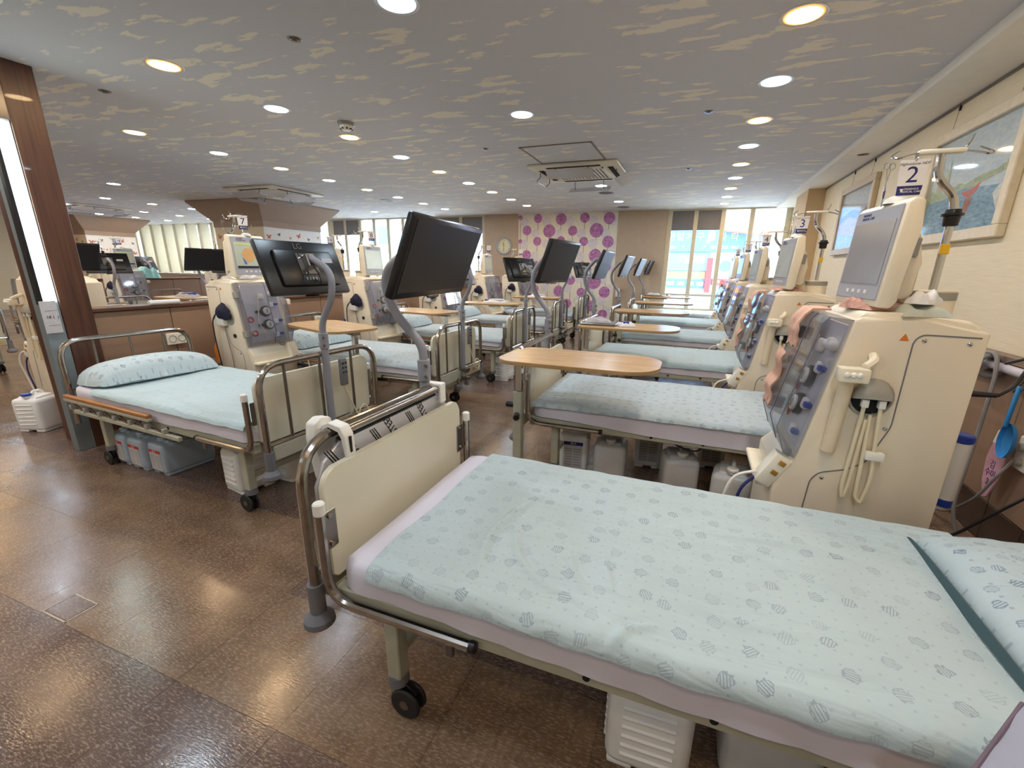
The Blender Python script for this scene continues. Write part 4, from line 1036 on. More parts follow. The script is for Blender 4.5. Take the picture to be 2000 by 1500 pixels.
    MB().tube([(x, y, 1.43), (x, y, 1.775), (x-.075, y, 1.845), (x-.08, y, 1.93)], .0135, 10, .05, 6).build('pole', 'chrome', t)
    MB().lathe([(.016, 1.675), (.024, 1.678), (.026, 1.71), (.034, 1.713), (.034, 1.72), (.026, 1.722), (.024, 1.735), (.016, 1.736)], (x, y, 0), 16).build('pole_collar', 'black', t)
    MB().bx(x-.0145, x+.0145, y-.0145, y-.004, 1.575, 1.612, .002).build('pole_sticker', 'yellow', t)
    hx = x-.08
    MB().box((hx, y, 1.935), (.14, .035, .016), .006, 2).build('hanger_bar', 'whitewarm', t)
    for sg in (-1, 1):
        MB().tube([(hx+sg*.06, y, 1.935), (hx+sg*.10, y-.02, 1.925), (hx+sg*.135, y-.03, 1.912), (hx+sg*.155, y, 1.925), (hx+sg*.12, y+.03, 1.95)], .0035, 6, .02).build('hanger_hook', 'chrome', t)
    MB().tube([(hx+.055, y, 1.94), (hx+.07, y-.02, 1.955), (hx+.08, y-.01, 1.985)], .0035, 6, .01).build('hanger_hook', 'chrome', t)
    MB().tube([(hx-.075, y-.01, 1.93), (hx-.085, y-.035, 1.90), (hx-.065, y-.045, 1.895)], .0035, 6, .01).build('hanger_hook', 'chrome', t)
    return t
NW = {'2': 'two', '3': 'three', '4': 'four', '5': 'five', '6': 'six', '7': 'seven', '8': 'eight', '9': 'nine', '10': 'ten', '11': 'eleven', '16': 'sixteen', '18': 'eighteen', '14': 'fourteen'}
def number_tag(n, loc, rz, where):
    t = empty('number_card', loc, rz, 'white and navy hanging card with the number %s' % NW[n], 'sign', 'bed number cards')
    MB().prism([(-.036, -.062), (.034, -.062), (.043, .058), (-.043, .058)], 'y', -.0012, .0012).build('card', 'paper', t)
    MB().prism([(-.036, -.0625), (.034, -.0625), (.037, -.030), (-.037, -.030)], 'y', -.0016, .0016).build('card_band', 'navyink', t)
    text('card_number', n, .078 if len(n) < 2 else .06, (0, -.0016, .005), FYN, 'navyink', t, .0004)
    text('card_number', n, .078 if len(n) < 2 else .06, (0, .0016, .005), (PI/2, 0, PI), 'navyink', t, .0004)
    text('card_print', 'Highvolume HDF', .0125, (0, -.0016, .044), FYN, 'ink', t, .0003, shear=.3)
    text('card_print', 'FRESENIUS\nMEDICAL CARE', .009, (.006, -.002, -.046), FYN, 'white', t, .0003)
    MB().prism([(-.028, -.04), (-.016, -.04), (-.022, -.052)], 'y', -.0022, -.0016).build('card_emblem', 'white', t)
    MB().tube([(0, 0, .052), (.006, -.006, .062), (.004, .0, .072), (0, .006, .062)], .0018, 5).build('card_ring', 'chrome', t)
    return t
def forceps(loc, rz, where):
    t = empty('surgical_forceps', loc, rz, 'steel forceps hanging from the pole hook of the machine %s' % where, 'forceps')
    mb = MB()
    for s in (-1, 1):
        mb.tube([(s*.011+.011*math.cos(a), 0, -.012+.011*math.sin(a)) for a in (2*PI*k/10 for k in range(10))], .0018, 5, closed=True)
        mb.tube([(s*.008, .001*s, -.024), (-s*.002, .001*s, -.09), (-s*.001, .001*s, -.155)], .0022, 5)
    mb.build('forceps_body', 'chrome', t); return t

mach = make_machine('screengrey'); MX = .50; MY = 2.03
machL = None
where_r = ['numbered '+NW[str(k)] for k in range(2, 7)]
lab_r = ['cream dialysis machine numbered two, nearest, with grey domed hose port and smoky clear door', 'cream dialysis machine numbered three, second along the right wall', 'cream dialysis machine numbered four, third along the right wall', 'cream dialysis machine numbered five, fourth along the right wall', 'cream dialysis machine numbered six, last along the right wall']
for k in range(5):
    loc = (MX, MY+PITCH*k, 0)
    o = mach if k == 0 else dup(mach, loc)
    o.location = loc; tag(o, lab_r[k], 'dialysis machine', 'right row dialysis machines')
    if k:
        for s in o.children:
            if s.name.startswith('screen_head'):
                for d in s.children:
                    if d.name.startswith('display'): d.data = d.data.copy(); d.data.materials[0] = M['screenblue']
    number_tag(str(k+2), (loc[0]+.205, loc[1]+.15, 1.845), R(-8), where_r[k])
    forceps((loc[0]+.145, loc[1]+.20, 1.905), R(20), where_r[k])
M['screen7'] = mat('pale_green_display', (192, 200, 184), .2, var=.03)
machL = make_machine('screen7'); LMX, LMY = -3.85, 3.385
lab_l = ['cream dialysis machine numbered seven with navy cuff on its side, by the brown partition', 'cream dialysis machine numbered eight, behind the first overbed table of the left row', 'cream dialysis machine numbered nine, seen under the tall dark monitor', 'cream dialysis machine numbered ten, left of the pale wall clock', 'cream dialysis machine numbered eleven, last of the left row']
for k in range(5):
    loc = (LMX, LMY+LPITCH*k, 0); o = machL if k == 0 else dup(machL, loc)
    o.location = loc; o.rotation_euler = (0, 0, PI-R(6)); tag(o, lab_l[k], 'dialysis machine', 'left row dialysis machines')
    number_tag(str(k+7), (loc[0]-.125, loc[1]-.235, 1.872), math.atan2(3.97, loc[1]-.2), 'numbered '+NW[str(k+7)])
    forceps((loc[0]-.44, loc[1]-.20, 1.905), R(10), 'numbered '+NW[str(k+7)])
# the picture on display 7 (a loop diagram)
for s in machL.children:
    if s.name.startswith('screen_head'):
        MB().prism([(.06, -.04), (.09, .03), (.04, .075), (-.02, .08), (-.05, .05), (-.10, .05), (-.06, .0), (.0, -.05)], 'x', -.0275, -.0263).build('display_graph', mat('orange_graph', (222, 172, 110), .3), s)
        MB().prism([(.06, -.035), (.085, -.01), (.07, -.07), (.045, -.07)], 'x', -.0278, -.0263).build('display_graph', mat('blue_graph', (90, 110, 190), .3), s)
        MB().bx(-.0275, -.0263, -.15, .15, -.105, -.085).build('display_bar', 'navy', s)
        MB().bx(-.0275, -.0263, -.15, .15, .105, .12).build('display_bar', mat('lime_graph', (206, 216, 140), .3), s)

# canister on the back of the nearest machine
cn = empty('canister', (1.115, 2.26, .70), 0, 'white canister with royal blue caps on the back of the machine numbered two', 'canister')
MB().cyl((0, 0, -.13), (0, 0, .13), .030, .034, n=18).build('canister_body', 'white', cn)
MB().cyl((0, 0, .13), (0, 0, .165), .039, n=18, bev=.006).build('top_cap', 'blue', cn)
MB().cyl((0, 0, -.165), (0, 0, -.128), .029, n=18, bev=.006).build('bottom_cap', 'blue', cn)
MB().bx(-.115, -.055, -.02, .05, -.17, .20, .02, 2).build('canister_bracket', 'creamlight', cn)
for z in (.15, -.15): MB().bx(-.10, -.04, -.015, .025, z-.02, z+.02, .006).build('bracket_arm', 'blue', cn)
pg = tag(MB().cyl((1.10, 2.3, 1.03), (1.19, 2.28, 1.035), .014, .010, n=10, bev=.003).tube([(1.19, 2.28, 1.035), (1.24, 2.3, 1.07), (1.28, 2.3, 1.2), (1.35, 2.6, 1.12)], .007, 6, .05).build('cable_plug', 'cableblack'), 'black cable plug behind the machine numbered two', 'plug')

# ---------------------------------------------------------------- bedside monitors on bent posts (local: faces +x, post at origin)
def make_monitor(center, yaw, tilt, w, h, foot_z=.36, bulge=-.13, roll=0):
    t = empty('bedside_monitor')
    c = Vector(center); rot = Euler((roll, tilt, yaw), 'XYZ').to_matrix()
    back = c + rot @ Vector((-.10, 0, .02))
    MB().cyl((0, 0, foot_z), (0, 0, 1.0), .0225, n=14).build('lower_post', 'pole', t)
    MB().cyl((0, 0, 1.0), (0, 0, 1.10), .029, n=14, bev=.004).build('post_collar', 'pole', t)
    mb = MB()
    for z in (1.025, 1.075): mb.cyl((.02, -.02, z), (.036, -.036, z), .007, n=8)
    mb.build('collar_bolts', 'steeldark', t)
    MB().tube([(0, 0, 1.06), (0, 0, 1.16), (bulge, back.y*.3, 1.32), (bulge*1.02, back.y*.6, 1.47), (back.x-.02, back.y, back.z+.015), tuple(back)], .020, 12, .12, 8).build('bent_post', 'pole', t)
    for z in (foot_z+.05, .50): MB().bx(-.03, .06, -.032, .032, z-.02, z+.02, .005).build('post_clamp', 'steeldark', t)
    s = empty('screen'); s.parent = t; s.location = c; s.rotation_euler = (roll, tilt, yaw)
    MB().box((-.012, 0, 0), (.034, w, h), .010, 2).build('screen_case', 'black', s)
    MB().box((-.038, 0, -.01), (.03, w*.72, h*.66), .012, 2).build('back_bulge', 'black', s)
    MB().bx(.0045, .0066, -w/2+.016, w/2-.016, -h/2+.026, h/2-.016).build('display', 'blackgloss', s)
    MB().bx(.003, .0075, -.05, .05, -h/2-.006, -h/2+.006, .002).build('control_lip', 'black', s)
    MB().bx(-.060, -.053, -.065, .065, -.055, .075, .003).build('mount_plate', 'chrome', s)
    MB().bx(-.10, -.058, -.032, .032, -.02, .06, .006).build('tilt_bracket', 'steeldark', s)
    mb = MB()
    for a, b in ((-.045, .06), (.045, .06), (-.045, -.04), (.045, -.04)): mb.box((-.0605, a, b), (.002, .03, .006), rot=(math.copysign(.8, a*b), 0, 0))
    mb.build('plate_slots', 'ink', s)
    mb = MB()
    for k in range(5): mb.bx(-.058, -.050, -.05+.022*k, -.036+.022*k, -.085, -.07)
    mb.build('cable_sockets', 'steeldark', s)
    MB().bx(-.0545, -.0525, -.19, -.11, .02, .05).build('rating_label', 'papergrey', s)
    text('maker_logo', 'LG', .05, (-.0305, .01, h/2-.035), FXN, 'steeldark', s, .0004)
    MB().tube([(-.05, -.01, -.075), (-.085, -.02, -.13), (-.10, -.01, -.06), (-.09, 0, -.02)], .004, 6, .03).build('signal_cable', 'cableblack', s)
    return t
mons = []
m1 = make_monitor((.182, -.109, 1.525), .1196, .378, .635, .29); m1.location = (-1.10, 1.665, 0); tag(m1, 'large dark flat monitor on a bent grey post at the foot of the front bed', 'monitor', 'bedside monitors')
m2 = make_monitor((.10, -.05, 1.547), -.12, .35, .585, .334); m2.location = (-1.10, 1.665+PITCH, 0); tag(m2, 'dark flat monitor on a curved post at the foot of the second right-hand bed', 'monitor', 'bedside monitors')
for k in range(2, 6):
    o = dup(m2, (-1.10, 1.665+PITCH*k, 0), (.09 if k == 2 else .06), 'tilted flat monitor at the foot of the %s right-hand bed' % ['', '', 'third', 'fourth', 'fifth', 'last'][k], 'bedside monitors'); o['category'] = 'monitor'
m7 = make_monitor((-.12, .02, 1.475), PI-.07, .375, .56, .325, foot_z=.36, bulge=.10); m7.location = (-2.105, 2.10, 0)
tag(m7, 'black monitor seen from behind, at the foot of the bed beside the wood pillar', 'monitor', 'bedside monitors')
for k in range(1, 5):
    o = dup(m7, (-2.105, 2.10+LPITCH*k, 0), -.35 if k > 1 else -.1, 'back-turned black monitor at the foot of the %s left-hand bed' % ORD[k], 'bedside monitors'); o['category'] = 'monitor'

# ---------------------------------------------------------------- overbed tables (local: column at origin, top reaches +x)
def make_table(x0=-.075, x1=.90, y0=-.20, y1=.33, z=.955):
    t = empty('overbed_table'); r = .13
    pts = []
    for cx, cy, a0 in ((x1-r*1.5, y1-r*1.5, 0), (x0+r, y1-r, 1), (x0+r, y0+r, 2), (x1-r*1.5, y0+r*1.5, 3)):
        rr = r*1.5 if a0 in (0, 3) else r
        for k in range(9): a = (a0+k/8)*PI/2; pts.append((cx+rr*math.cos(a), cy+rr*math.sin(a)))
    MB().prism(pts, 'z', z, z+.004).build('table_top', 'table', t)
    MB().prism(pts, 'z', z-.020, z-.0002, .004).build('edge_band', 'tableedge', t)
    MB().bx(-.05, .42, .03, .10, z-.05, z-.02, .004).build('top_support', 'steeldark', t)
    c = MB().bx(-.03, .03, .035, .095, .06, .70, .004).build('outer_column', 'frame', t)
    MB().bx(-.024, .024, .041, .089, .70, z-.03, .006).build('inner_column', 'chrome', c)
    MB().cyl((-.03, .065, .60), (-.09, .065, .60), .022, n=12, bev=.005).build('locking_knob', 'black', t)
    MB().cyl((.0, .03, .54), (.02, -.035, .54), .022, n=12, bev=.005).build('locking_knob', 'black', t)
    MB().bx(-.05, .60, .04, .09, .06, .095, .005).build('foot_bar', 'frame', t); MB().bx(-.05, .0, -.22, .30, .06, .095, .005).build('foot_bar', 'frame', t)
    for x, y in ((.57, .065), (-.025, -.19), (-.025, .27), (-.03, .065)):
        MB().cyl((x, y-.012, .03), (x, y+.012, .03), .03, n=12, bev=.003).bx(x-.012, x+.012, y-.016, y+.016, .03, .062).build('caster', 'rubber', t)
    return t
tb = make_table(); tb.location = (-1.03, 2.62, 0); tag(tb, 'wood topped overbed table with round end above the bed behind the front bed', 'table', 'overbed tables')
trl = ['wood topped overbed table holding a clear wrapped bundle, third bed of the right row', 'wood topped overbed table at the fourth bed of the right row', 'wood topped overbed table at the fifth bed of the right row', 'overbed table with papers at the last bed of the right row']
for k in range(2, 6):
    o = dup(tb, ((-1.05, 0, 0, 0) and (0, 0, -.98, -.92, -.88, -.93)[k], 2.62+PITCH*(k-1)-.02, .0), 0, trl[k-2], 'overbed tables'); o['category'] = 'table'
tl_ = make_table(z=.93); tl_.location = (-2.88, 3.33, 0); tl_.rotation_euler = (0, 0, PI-R(18)); tag(tl_, 'tan overbed table with clipped corners between the machines numbered seven and 8', 'table', 'overbed tables')
for k, (x, y, a, lab) in enumerate(((-2.98, 5.15, -8, 'tan overbed table under the tall dark monitor'), (-2.75, 7.0, 4, 'overbed table loaded with folded linen at the third aisle post'), (-2.6, 8.9, 2, 'small overbed table in front of the flowered wall'))):
    o = dup(tl_, (x, y, 0), PI+R(a), lab, 'overbed tables'); o['category'] = 'table'

def bundle(name, loc, size, m, label, cat, seed, rz=0, parts=()):
    t = empty(name, loc, rz, label, cat)
    sx, sy, sz = size
    def fn(u, v):
        a, b = 2*u-1, 2*v-1; h = (1-abs(a)**4)*(1-abs(b)**4)
        return Vector((a*sx/2, b*sy/2, .002+sz*h**.5*(.75+.5*noise.noise((a*2+seed, b*2, 0)))))
    MB().grid(fn, 18, 18).build('bundle_body', m, t, ang=50)
    for k, (dx, dy, dz, w, d, hh, mm) in enumerate(parts):
        MB().box((dx, dy, dz), (w, d, hh), .004, 1, (0, .1*k, .3*k)).build('bundle_layer', mm, t)
    return t
for kx, (x, y, lab) in enumerate(((-.85, 4.54, 'clear plastic wrapped supplies on the tray of the third right-hand table'), (-.78, 10.18, 'papers and bag on the last right-hand table'))):
    tr = tag(MB().bx(-.19, .17, -.14, .14, 0, .02, .006).build('tray', 'steeldark', None, (x, y, .960)), 'dark flat tray on the %s right-hand table' % ('third' if kx == 0 else 'last'), 'tray')
    bundle('wrapped_bundle', (x-.03, y, .981), (.26, .22, .05), 'clearbag', lab, 'bundle', kx, .2, ((-.04, .02, .02, .12, .09, .015, 'orange'), (.05, -.03, .018, .10, .08, .015, 'paper')))
    bundle('blue_wipe_pack', (x+.26, y-.06, .960), (.16, .13, .045), 'paper', 'white and blue wipe pack on the %s right-hand table' % ('third' if kx == 0 else 'last'), 'pack', 4+kx, .5, ((-.01, -.01, .038, .06, .05, .022, 'blue'),))
for x, y, lab in ((-3.15, 7.0, 'folded white linen on the third left-hand table'), (-3.05, 8.88, 'folded white linen on the small table before the flowered wall')):
    bundle('folded_linen', (x, y, .935), (.36, .26, .05), 'paper', lab, 'linen', 6, .1, ((.05, .0, .045, .2, .16, .02, 'sheet'), (-.12, -.05, .03, .08, .06, .03, 'navyink')))

# cloths on the front machines
def rag(name, loc, size, m, label, seed, rz=0):
    return bundle(name, loc, size, m, label, 'cloth', seed, rz)
rag('plaid_cloth', (.685, 2.20, 1.362), (.16, .20, .05), 'pinkcloth', 'crumpled pink and brown plaid cloth on top of the machine numbered two', 2, .3)
rag('grey_towel', (.80, 2.12, 1.348), (.17, .16, .045), 'towel', 'crumpled grey green towel on the machine numbered two under its screen', 5, .2)
rag('white_napkin', (.81, 2.11, 1.392), (.10, .08, .05), 'paper', 'folded white napkin lying on the grey green towel', 8, .7)
rag('plaid_cloth', (.68, 4.08, 1.362), (.2, .2, .03), 'pinkcloth', 'flat pink plaid cloth on top of the machine numbered three', 3, .1)
rag('white_cloth', (.66, 7.85, 1.362), (.26, .24, .04), 'sheet', 'white cloth on top of the machine numbered five', 9, .1)
rag('white_cloth', (.66, 9.70, 1.362), (.22, .24, .04), 'sheet', 'white cloth on top of the machine numbered six', 10, .1)
rag('teal_bag', (-4.10, 3.15, 1.362), (.26, .24, .06), 'clearbag', 'clear plastic bag on top of the machine numbered seven', 11, .1)
for k, (y, lab) in enumerate(((MY, 'peach towel draped over the far leaf of the clear door of the machine numbered two'), (MY+PITCH, 'peach towel draped over the clear door of the machine numbered three'))):
    def tw(u, v, kk=k):
        a = v; x = -.112-.018*math.sin(PI*min(1, a*1.2)) - .01*noise.noise((u*4, a*4, kk)); zz = 1.345-.17*a if a > .1 else 1.352-.02*a
        if a < .12: x = -.03-.09*(a/.12)
        return Vector((x-.012+.176*(zz-.74), .255+.19*u+.006*math.sin(a*9), zz+.008*math.sin(u*12)*a))
    o = tag(MB().grid(tw, 16, 22, .008).build('peach_towel', 'peach', None, (MX, y, 0), ang=70), lab, 'towel')
    def tw2(u, v, kk=k):
        z2 = 1.14-.26*v
        return Vector((-.138+.176*(z2-.74)-.012*noise.noise((u*4, v*4, kk))-.012*math.sin(v*12), .30+.155*u, 1.14-.26*v+.012*math.sin(u*14)))
    o = tag(MB().grid(tw2, 14, 20, .008).build('peach_cloth', 'peach', None, (MX, y, 0), ang=70), 'peach cloth with ragged edge hanging on the clear door front of the machine numbered '+NW[str(2+k)], 'cloth')

# ---------------------------------------------------------------- jerrycans (local: base centre, label faces -y)
def jug(w, d, h, m, cap, label=None, cap_front=False, ribs=False, handle=True):
    t = empty('jerrycan')
    mb = MB(); mb.bx(-w/2, w/2, -d/2, d/2, .012, h*.86, min(w, d)*.16, 3)
    mb.build('jug_body', m, t, ang=50)
    mb = MB()
    for sx in (-1, 1): mb.bx(sx*w*.30-w*.16, sx*w*.30+w*.16, -d*.46, d*.46, 0, .03, .01, 2)
    mb.build('jug_foot', m, t)
    MB().prism([(-d*.42, h*.80), (d*.42, h*.80), (d*.36, h*.93), (-d*.30, h*.90)], 'x', -w*.36, w*.36, .02, 2).build('jug_shoulder', m, t)
    if handle: MB().tube([(0, -d*.10, h*.88), (0, -d*.06, h*1.0), (0, d*.26, h*1.0), (0, d*.34, h*.88)], .013, 8, .04).build('handle', m, t)
    cy = -d*.30
    MB().cyl((0, cy, h*.88), (0, cy, h*.935), .030, n=16).build('neck', m, t)
    MB().cyl((0, cy, h*.93), (0, cy, h*.985), .036, n=18, bev=.005).build('cap', cap, t)
    if ribs:
        mb = MB()
        for k in range(6): mb.tube([(-w*.497, -d*.3, h*(.2+.1*k)), (-w*.497, 0, h*(.2+.1*k)), (-w*.497, d*.3, h*(.2+.1*k))], .008, 6); mb.tube([(-w*.3, -d*.497, h*(.2+.1*k)), (w*.3, -d*.497, h*(.22+.1*k))], .007, 6)
        mb.build('rib', m, t)
    if label:
        MB().bx(-w*.33, w*.33, -d*.5-.003, -d*.5-.0005, h*.16, h*.66).build('paper_label', 'papergrey', t)
        MB().bx(-w*.34, w*.34, -d*.5-.0038, -d*.5-.0005, h*.62, h*.69).build('label_band', label, t)
        mb = MB()
        for i in range(7):
            for sx in (-1, 1): mb.bx(sx*w*.16-w*.13, sx*w*.16+w*.12, -d*.5-.0036, -d*.5-.003, h*(.2+.055*i), h*(.222+.055*i))
        mb.build('label_print', 'greyplastic', t)
        text('label_title', 'SK-F', .022, (0, -d*.5-.004, h*.655), FYN, 'white', t, .0003)
    return t
jb = jug(.20, .36, .285, 'jugblue', 'jugblue', 'red')
for k, (x, y, lab) in enumerate(((-3.50, 1.99, 'blue grey red-labelled jerrycan nearest the foot of the bed by the wood pillar'), (-3.73, 1.985, 'blue grey red-labelled jerrycan, middle of three under the bed by the wood pillar'), (-3.96, 2.0, 'blue grey red-labelled jerrycan, nearest the wood pillar of three'))):
    o = jb if k == 0 else dup(jb, (0, 0, 0)); o.location = (x, y, 0); o.rotation_euler = (0, 0, R(-4)); tag(o, lab, 'jerrycan', 'jerrycans under the bed by the wood pillar')
jw = jug(.25, .22, .36, 'jugwhite', 'blue', None, ribs=True)
jw.location = (.02, 1.16, 0); tag(jw, 'white ribbed jerrycan with blue cap under the front bed', 'jerrycan', 'white jerrycans')
jd = jug(.26, .24, .33, 'juggrey', 'greyplastic', None); jd.location = (.36, 1.24, 0); tag(jd, 'shaded grey jerrycan behind the white ribbed one under the front bed', 'jerrycan', 'white jerrycans')
jl = jug(.21, .20, .38, 'jugwhite', 'white', 'navyink')
for k, (x, y, lab) in enumerate(((-.72, 3.10, 'tall white jerrycan with navy banded label by the foot leg of the second right-hand bed'), (-.20, 3.42, 'white jerrycan with navy banded label further under the second right-hand bed'), (.26, 3.60, 'dim jerrycan with navy banded label at the back under the second right-hand bed'))):
    o = jl if k == 0 else dup(jl, (0, 0, 0)); o.location = (x, y, 0); o.rotation_euler = (0, 0, R(6)); tag(o, lab, 'jerrycan', 'white jerrycans')
jg = jug(.23, .23, .34, 'juggrey', 'white', None)
for k, (x, y, rz, lab) in enumerate(((-.44, 3.06, 4, 'grey translucent jerrycan beside the tall labelled one under the second right-hand bed'), (.04, 3.0, 12, 'grey translucent jerrycan with white cap in the middle under the second right-hand bed'), (.36, 2.86, -8, 'grey translucent jerrycan with white cap next to the machine hoses'), (.60, 3.12, 5, 'dim grey jerrycan farthest under the head of the second right-hand bed'))):
    o = jg if k == 0 else dup(jg, (0, 0, 0)); o.location = (x, y, 0); o.rotation_euler = (0, 0, R(rz)); tag(o, lab, 'jerrycan', 'white jerrycans')
for x, y, rz, lab in ((-5.50, 2.02, 20, 'white jerrycan with blue cap on the floor left of the wood pillar'), (-2.62, 2.2, 90, 'white jerrycan under the foot of the bed beside the wood pillar, nearest the aisle'), (-2.75, 1.95, 80, 'white jerrycan behind the foot leg of the bed beside the wood pillar'), (-2.7, 2.48, 95, 'white jerrycan at the far corner under the bed beside the wood pillar'),
        (-2.50, 3.75, 90, 'white jerrycan with blue cap under the foot of the second left-hand bed'), (-2.35, 5.52, 85, 'white jerrycan with dark cap at the foot of the third left-hand bed, nearer the post'), (-2.33, 5.90, 92, 'white jerrycan with dark cap at the foot of the third left-hand bed, farther along'), (-2.35, 7.3, 90, 'white jerrycan under the foot of the fourth left-hand bed')):
    o = dup(jw, (x, y, 0), R(rz), lab, 'white jerrycans'); o['category'] = 'jerrycan'
wc = tag(MB().tube([(-.35, 2.90, .47), (-.2, 2.93, .40), (0, 2.95, .39), (.1, 2.93, .42), (.16, 2.95, .47), (.05, 2.96, .40), (-.1, 2.98, .44)], .007, 6, .05).tube([(-.12, 2.92, .46), (.02, 2.90, .38), (.14, 2.9, .36), (.2, 2.92, .45)], .005, 6, .04).build('hanging_cable', 'cableblack'), 'tangle of dark cables hanging under the second right-hand bed', 'cable')

# ---------------------------------------------------------------- wall outlets and small items on the partition
for k in range(5):
    y = 2.77+LPITCH*k
    o = empty('wall_outlet', (-4.617, y, .80), 0, 'cream double outlet on the brown partition behind the %s machine of the left row' % ORD[k], 'outlet', 'partition outlets')
    MB().bx(0, .022, -.09, .09, -.055, .055, .006).build('plate', 'whitewarm', o)
    for dy in (-.042, .042): MB().lathe([(0, .004), (.026, .004), (.032, .01), (.036, .008)], (.016, dy, 0), 16, (0, PI/2, 0)).build('socket', 'plug', o)
for k, (y, lab) in enumerate(((2.72, 'rolled white paper on the partition ledge left of the machine numbered seven'), (4.55, 'rolled white paper on the partition ledge left of the machine numbered eight'))):
    o = tag(MB().cyl((0, -.13, 0), (0, .13, 0), .022, n=12).build('paper_roll', 'paper', None, (-4.60, y, 1.148)), lab, 'paper roll')
bg = bundle('plastic_bag', (-4.70, 4.0, 1.126), (.18, .5, .05), 'clearbag', 'clear plastic bag lying on the partition ledge between the machines numbered seven and 8', 'bag', 3)
for k, (y, c) in enumerate(((3.0, 'orange'), (4.78, 'orange'), (6.55, 'orange'))):
    b = empty('spray_bottle', (-4.38, y, .0), 0, 'orange and blue cleaning bottle on the floor ledge beside machine '+NW[str(7+k)], 'bottle')
    MB().lathe([(0, .56), (.035, .56), (.038, .6), (.036, .70), (.014, .745), (.014, .76), (0, .76)], (0, 0, 0), 14).build('bottle_body', c, b)
    MB().cyl((0, 0, .755), (0, 0, .80), .016, n=10, bev=.003).build('bottle_cap', 'blue', b)
    MB().bx(-.20, .06, -.07, .07, .545, .56, .003).build('bottle_shelf', 'brown', b)

# ---------------------------------------------------------------- the ward beyond the partition
for k, y in enumerate((3.3, 4.87, 6.9)):
    o = dup(proto, (-6.98, y, 0), 0, 'hospital bed beyond the brown partition, its head against it, %s from the pillar' % ORD[k], 'beds beyond the partition'); o['category'] = 'hospital bed'
    o = cv3.copy(); C.objects.link(o); o.location = (-6.98, y, 0); tag(o, 'pale blue cover on the %s bed beyond the brown partition' % ORD[k], 'bed cover', 'bed covers')
    o = dup(m2, (-6.95, y-.12+.03*k, 0), R(4), 'flat black monitor facing us beyond the partition, %s from the wood pillar' % ORD[k], 'bedside monitors'); o['category'] = 'monitor'
for k, y in enumerate((2.6, 4.4, 6.32)):
    o = dup(protoL, (-8.52, y, 0), PI, 'hospital bed across the far aisle beyond the partition, %s from the camera' % ORD[k], 'beds beyond the partition'); o['category'] = 'hospital bed'
    o = cl2.copy(); C.objects.link(o); o.location = (-8.52, y, 0); o.rotation_euler = (0, 0, PI); tag(o, 'pale blue cover on the %s bed across the far aisle' % ORD[k], 'bed cover', 'bed covers')
    if k: o = dup(m7, (-8.48, y-.05, 0), R(-8), 'back-turned black monitor across the far aisle, %s' % ('just right of the wood pillar' if k == 1 else 'behind the machine numbered seven'), 'bedside monitors'); o['category'] = 'monitor'
for k, (x, y) in enumerate(((-5.93, 2.24), (-5.45, 3.86), (-5.45, 5.42), (-5.45, 7.42))):
    o = dup(mach, (x, y, 0), 0, ['dialysis machine left of the wood pillar behind the tube light', 'dialysis machine backed to the partition, behind the machine numbered seven', 'back-turned dialysis machine between butterfly column and machine eight', 'dialysis machine with its back turned, farther along the partition'][k], 'machines beyond the partition'); o['category'] = 'dialysis machine'
number_tag('14', (-5.25, 5.57, 1.86), R(45), '')
for k, (x, y) in enumerate(((-10.2, 5.78), (-10.2, 7.75))):
    o = dup(machL, (x, y, 0), PI, 'dialysis machine facing us across the far aisle, %s' % ['by the back-turned monitor', 'left of the machine numbered seven'][k], 'machines beyond the partition'); o['category'] = 'dialysis machine'
number_tag('18', (-10.33, 5.53, 1.88), R(60), ''); number_tag('16', (-10.62, 5.62, 1.88), R(60), '')
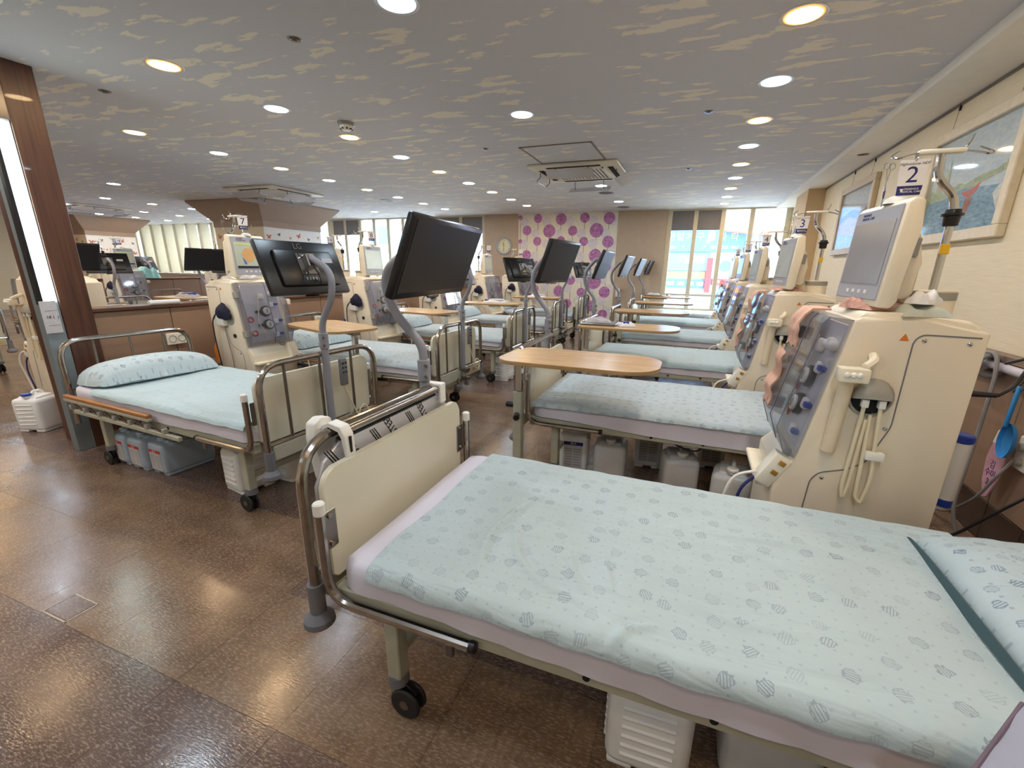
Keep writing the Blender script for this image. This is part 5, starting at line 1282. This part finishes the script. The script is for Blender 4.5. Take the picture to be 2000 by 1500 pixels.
o = dup(mach, (-12.6, 6.0, 0), 0, 'small distant dialysis machine behind the second low wall', 'machines beyond the partition'); o['category'] = 'dialysis machine'
o = dup(protoL, (-12.34, 7.05, 0), PI, 'hospital bed mostly hidden behind the second low wall', 'beds beyond the partition'); o['category'] = 'hospital bed'
o = dup(m7, (-12.3, 7.05, 0), R(10), 'small back-turned monitor behind the second low wall', 'bedside monitors'); o['category'] = 'monitor'
o = dup(tb, (-8.30, 4.95, 0), R(2), 'overbed table across the far aisle holding a white and blue pack', 'overbed tables'); o['category'] = 'table'
bundle('blue_wipe_pack', (-7.9, 5.05, .960), (.30, .22, .07), 'clearbag', 'white and blue pack on the table across the far aisle', 'pack', 14, .2, ((.03, 0, .05, .16, .12, .03, 'blue'), (-.08, 0, .05, .08, .10, .03, 'paper')))
bundle('teal_bag', (-11.58, 6.55, 1.163), (.45, .40, .26), mat('pale_teal_bag', (150, 206, 202), .35), 'clear and teal plastic bag on the second low wall', 'bag', 15, .2)
# small table under printed grey fabric in the near right corner
q = empty('side_table', (.46, .68, 0), R(50.3), 'small side table draped in grey fabric with dark leaf marks, bottom right corner', 'side table')
MB().bx(0, .30, -.46, -.004, .715, .735, .004).build('table_top', 'cream', q)
MB().grid(lambda u, v: Vector((-.006+.312*u, .004-.47*v, .7385+.004*noise.noise((u*4, v*5, 2))-(.06*max(0, (v-.97)/.03)))), 14, 20, .004).build('fabric', 'greyquilt', q)
MB().tube([(-.007, .005, .741), (.306, .005, .741)], .004, 6).build('fabric_hem', mat('dusky_hem', (110, 96, 112), .9), q)
lm = MB()
for i in range(5):
    for j in range(5):
        x, y = .03+.055*i+.02*(j % 2), -.06-.075*j
        lm.prism([(x-.018, y-.004), (x, y+.002), (x+.022, y+.008), (x+.004, y-.008)], 'z', .738, .7452)
lm.build('leaf_print', mat('dark_leaf_print', (74, 62, 92), .9), q)
MB().cyl((.2, -.22, .02), (.2, -.22, .716), .018, n=10).build('leg', 'steel', q)
MB().cyl((.2, -.22, 0), (.2, -.22, .02), .13, n=20, bev=.006).build('base', 'grey', q)
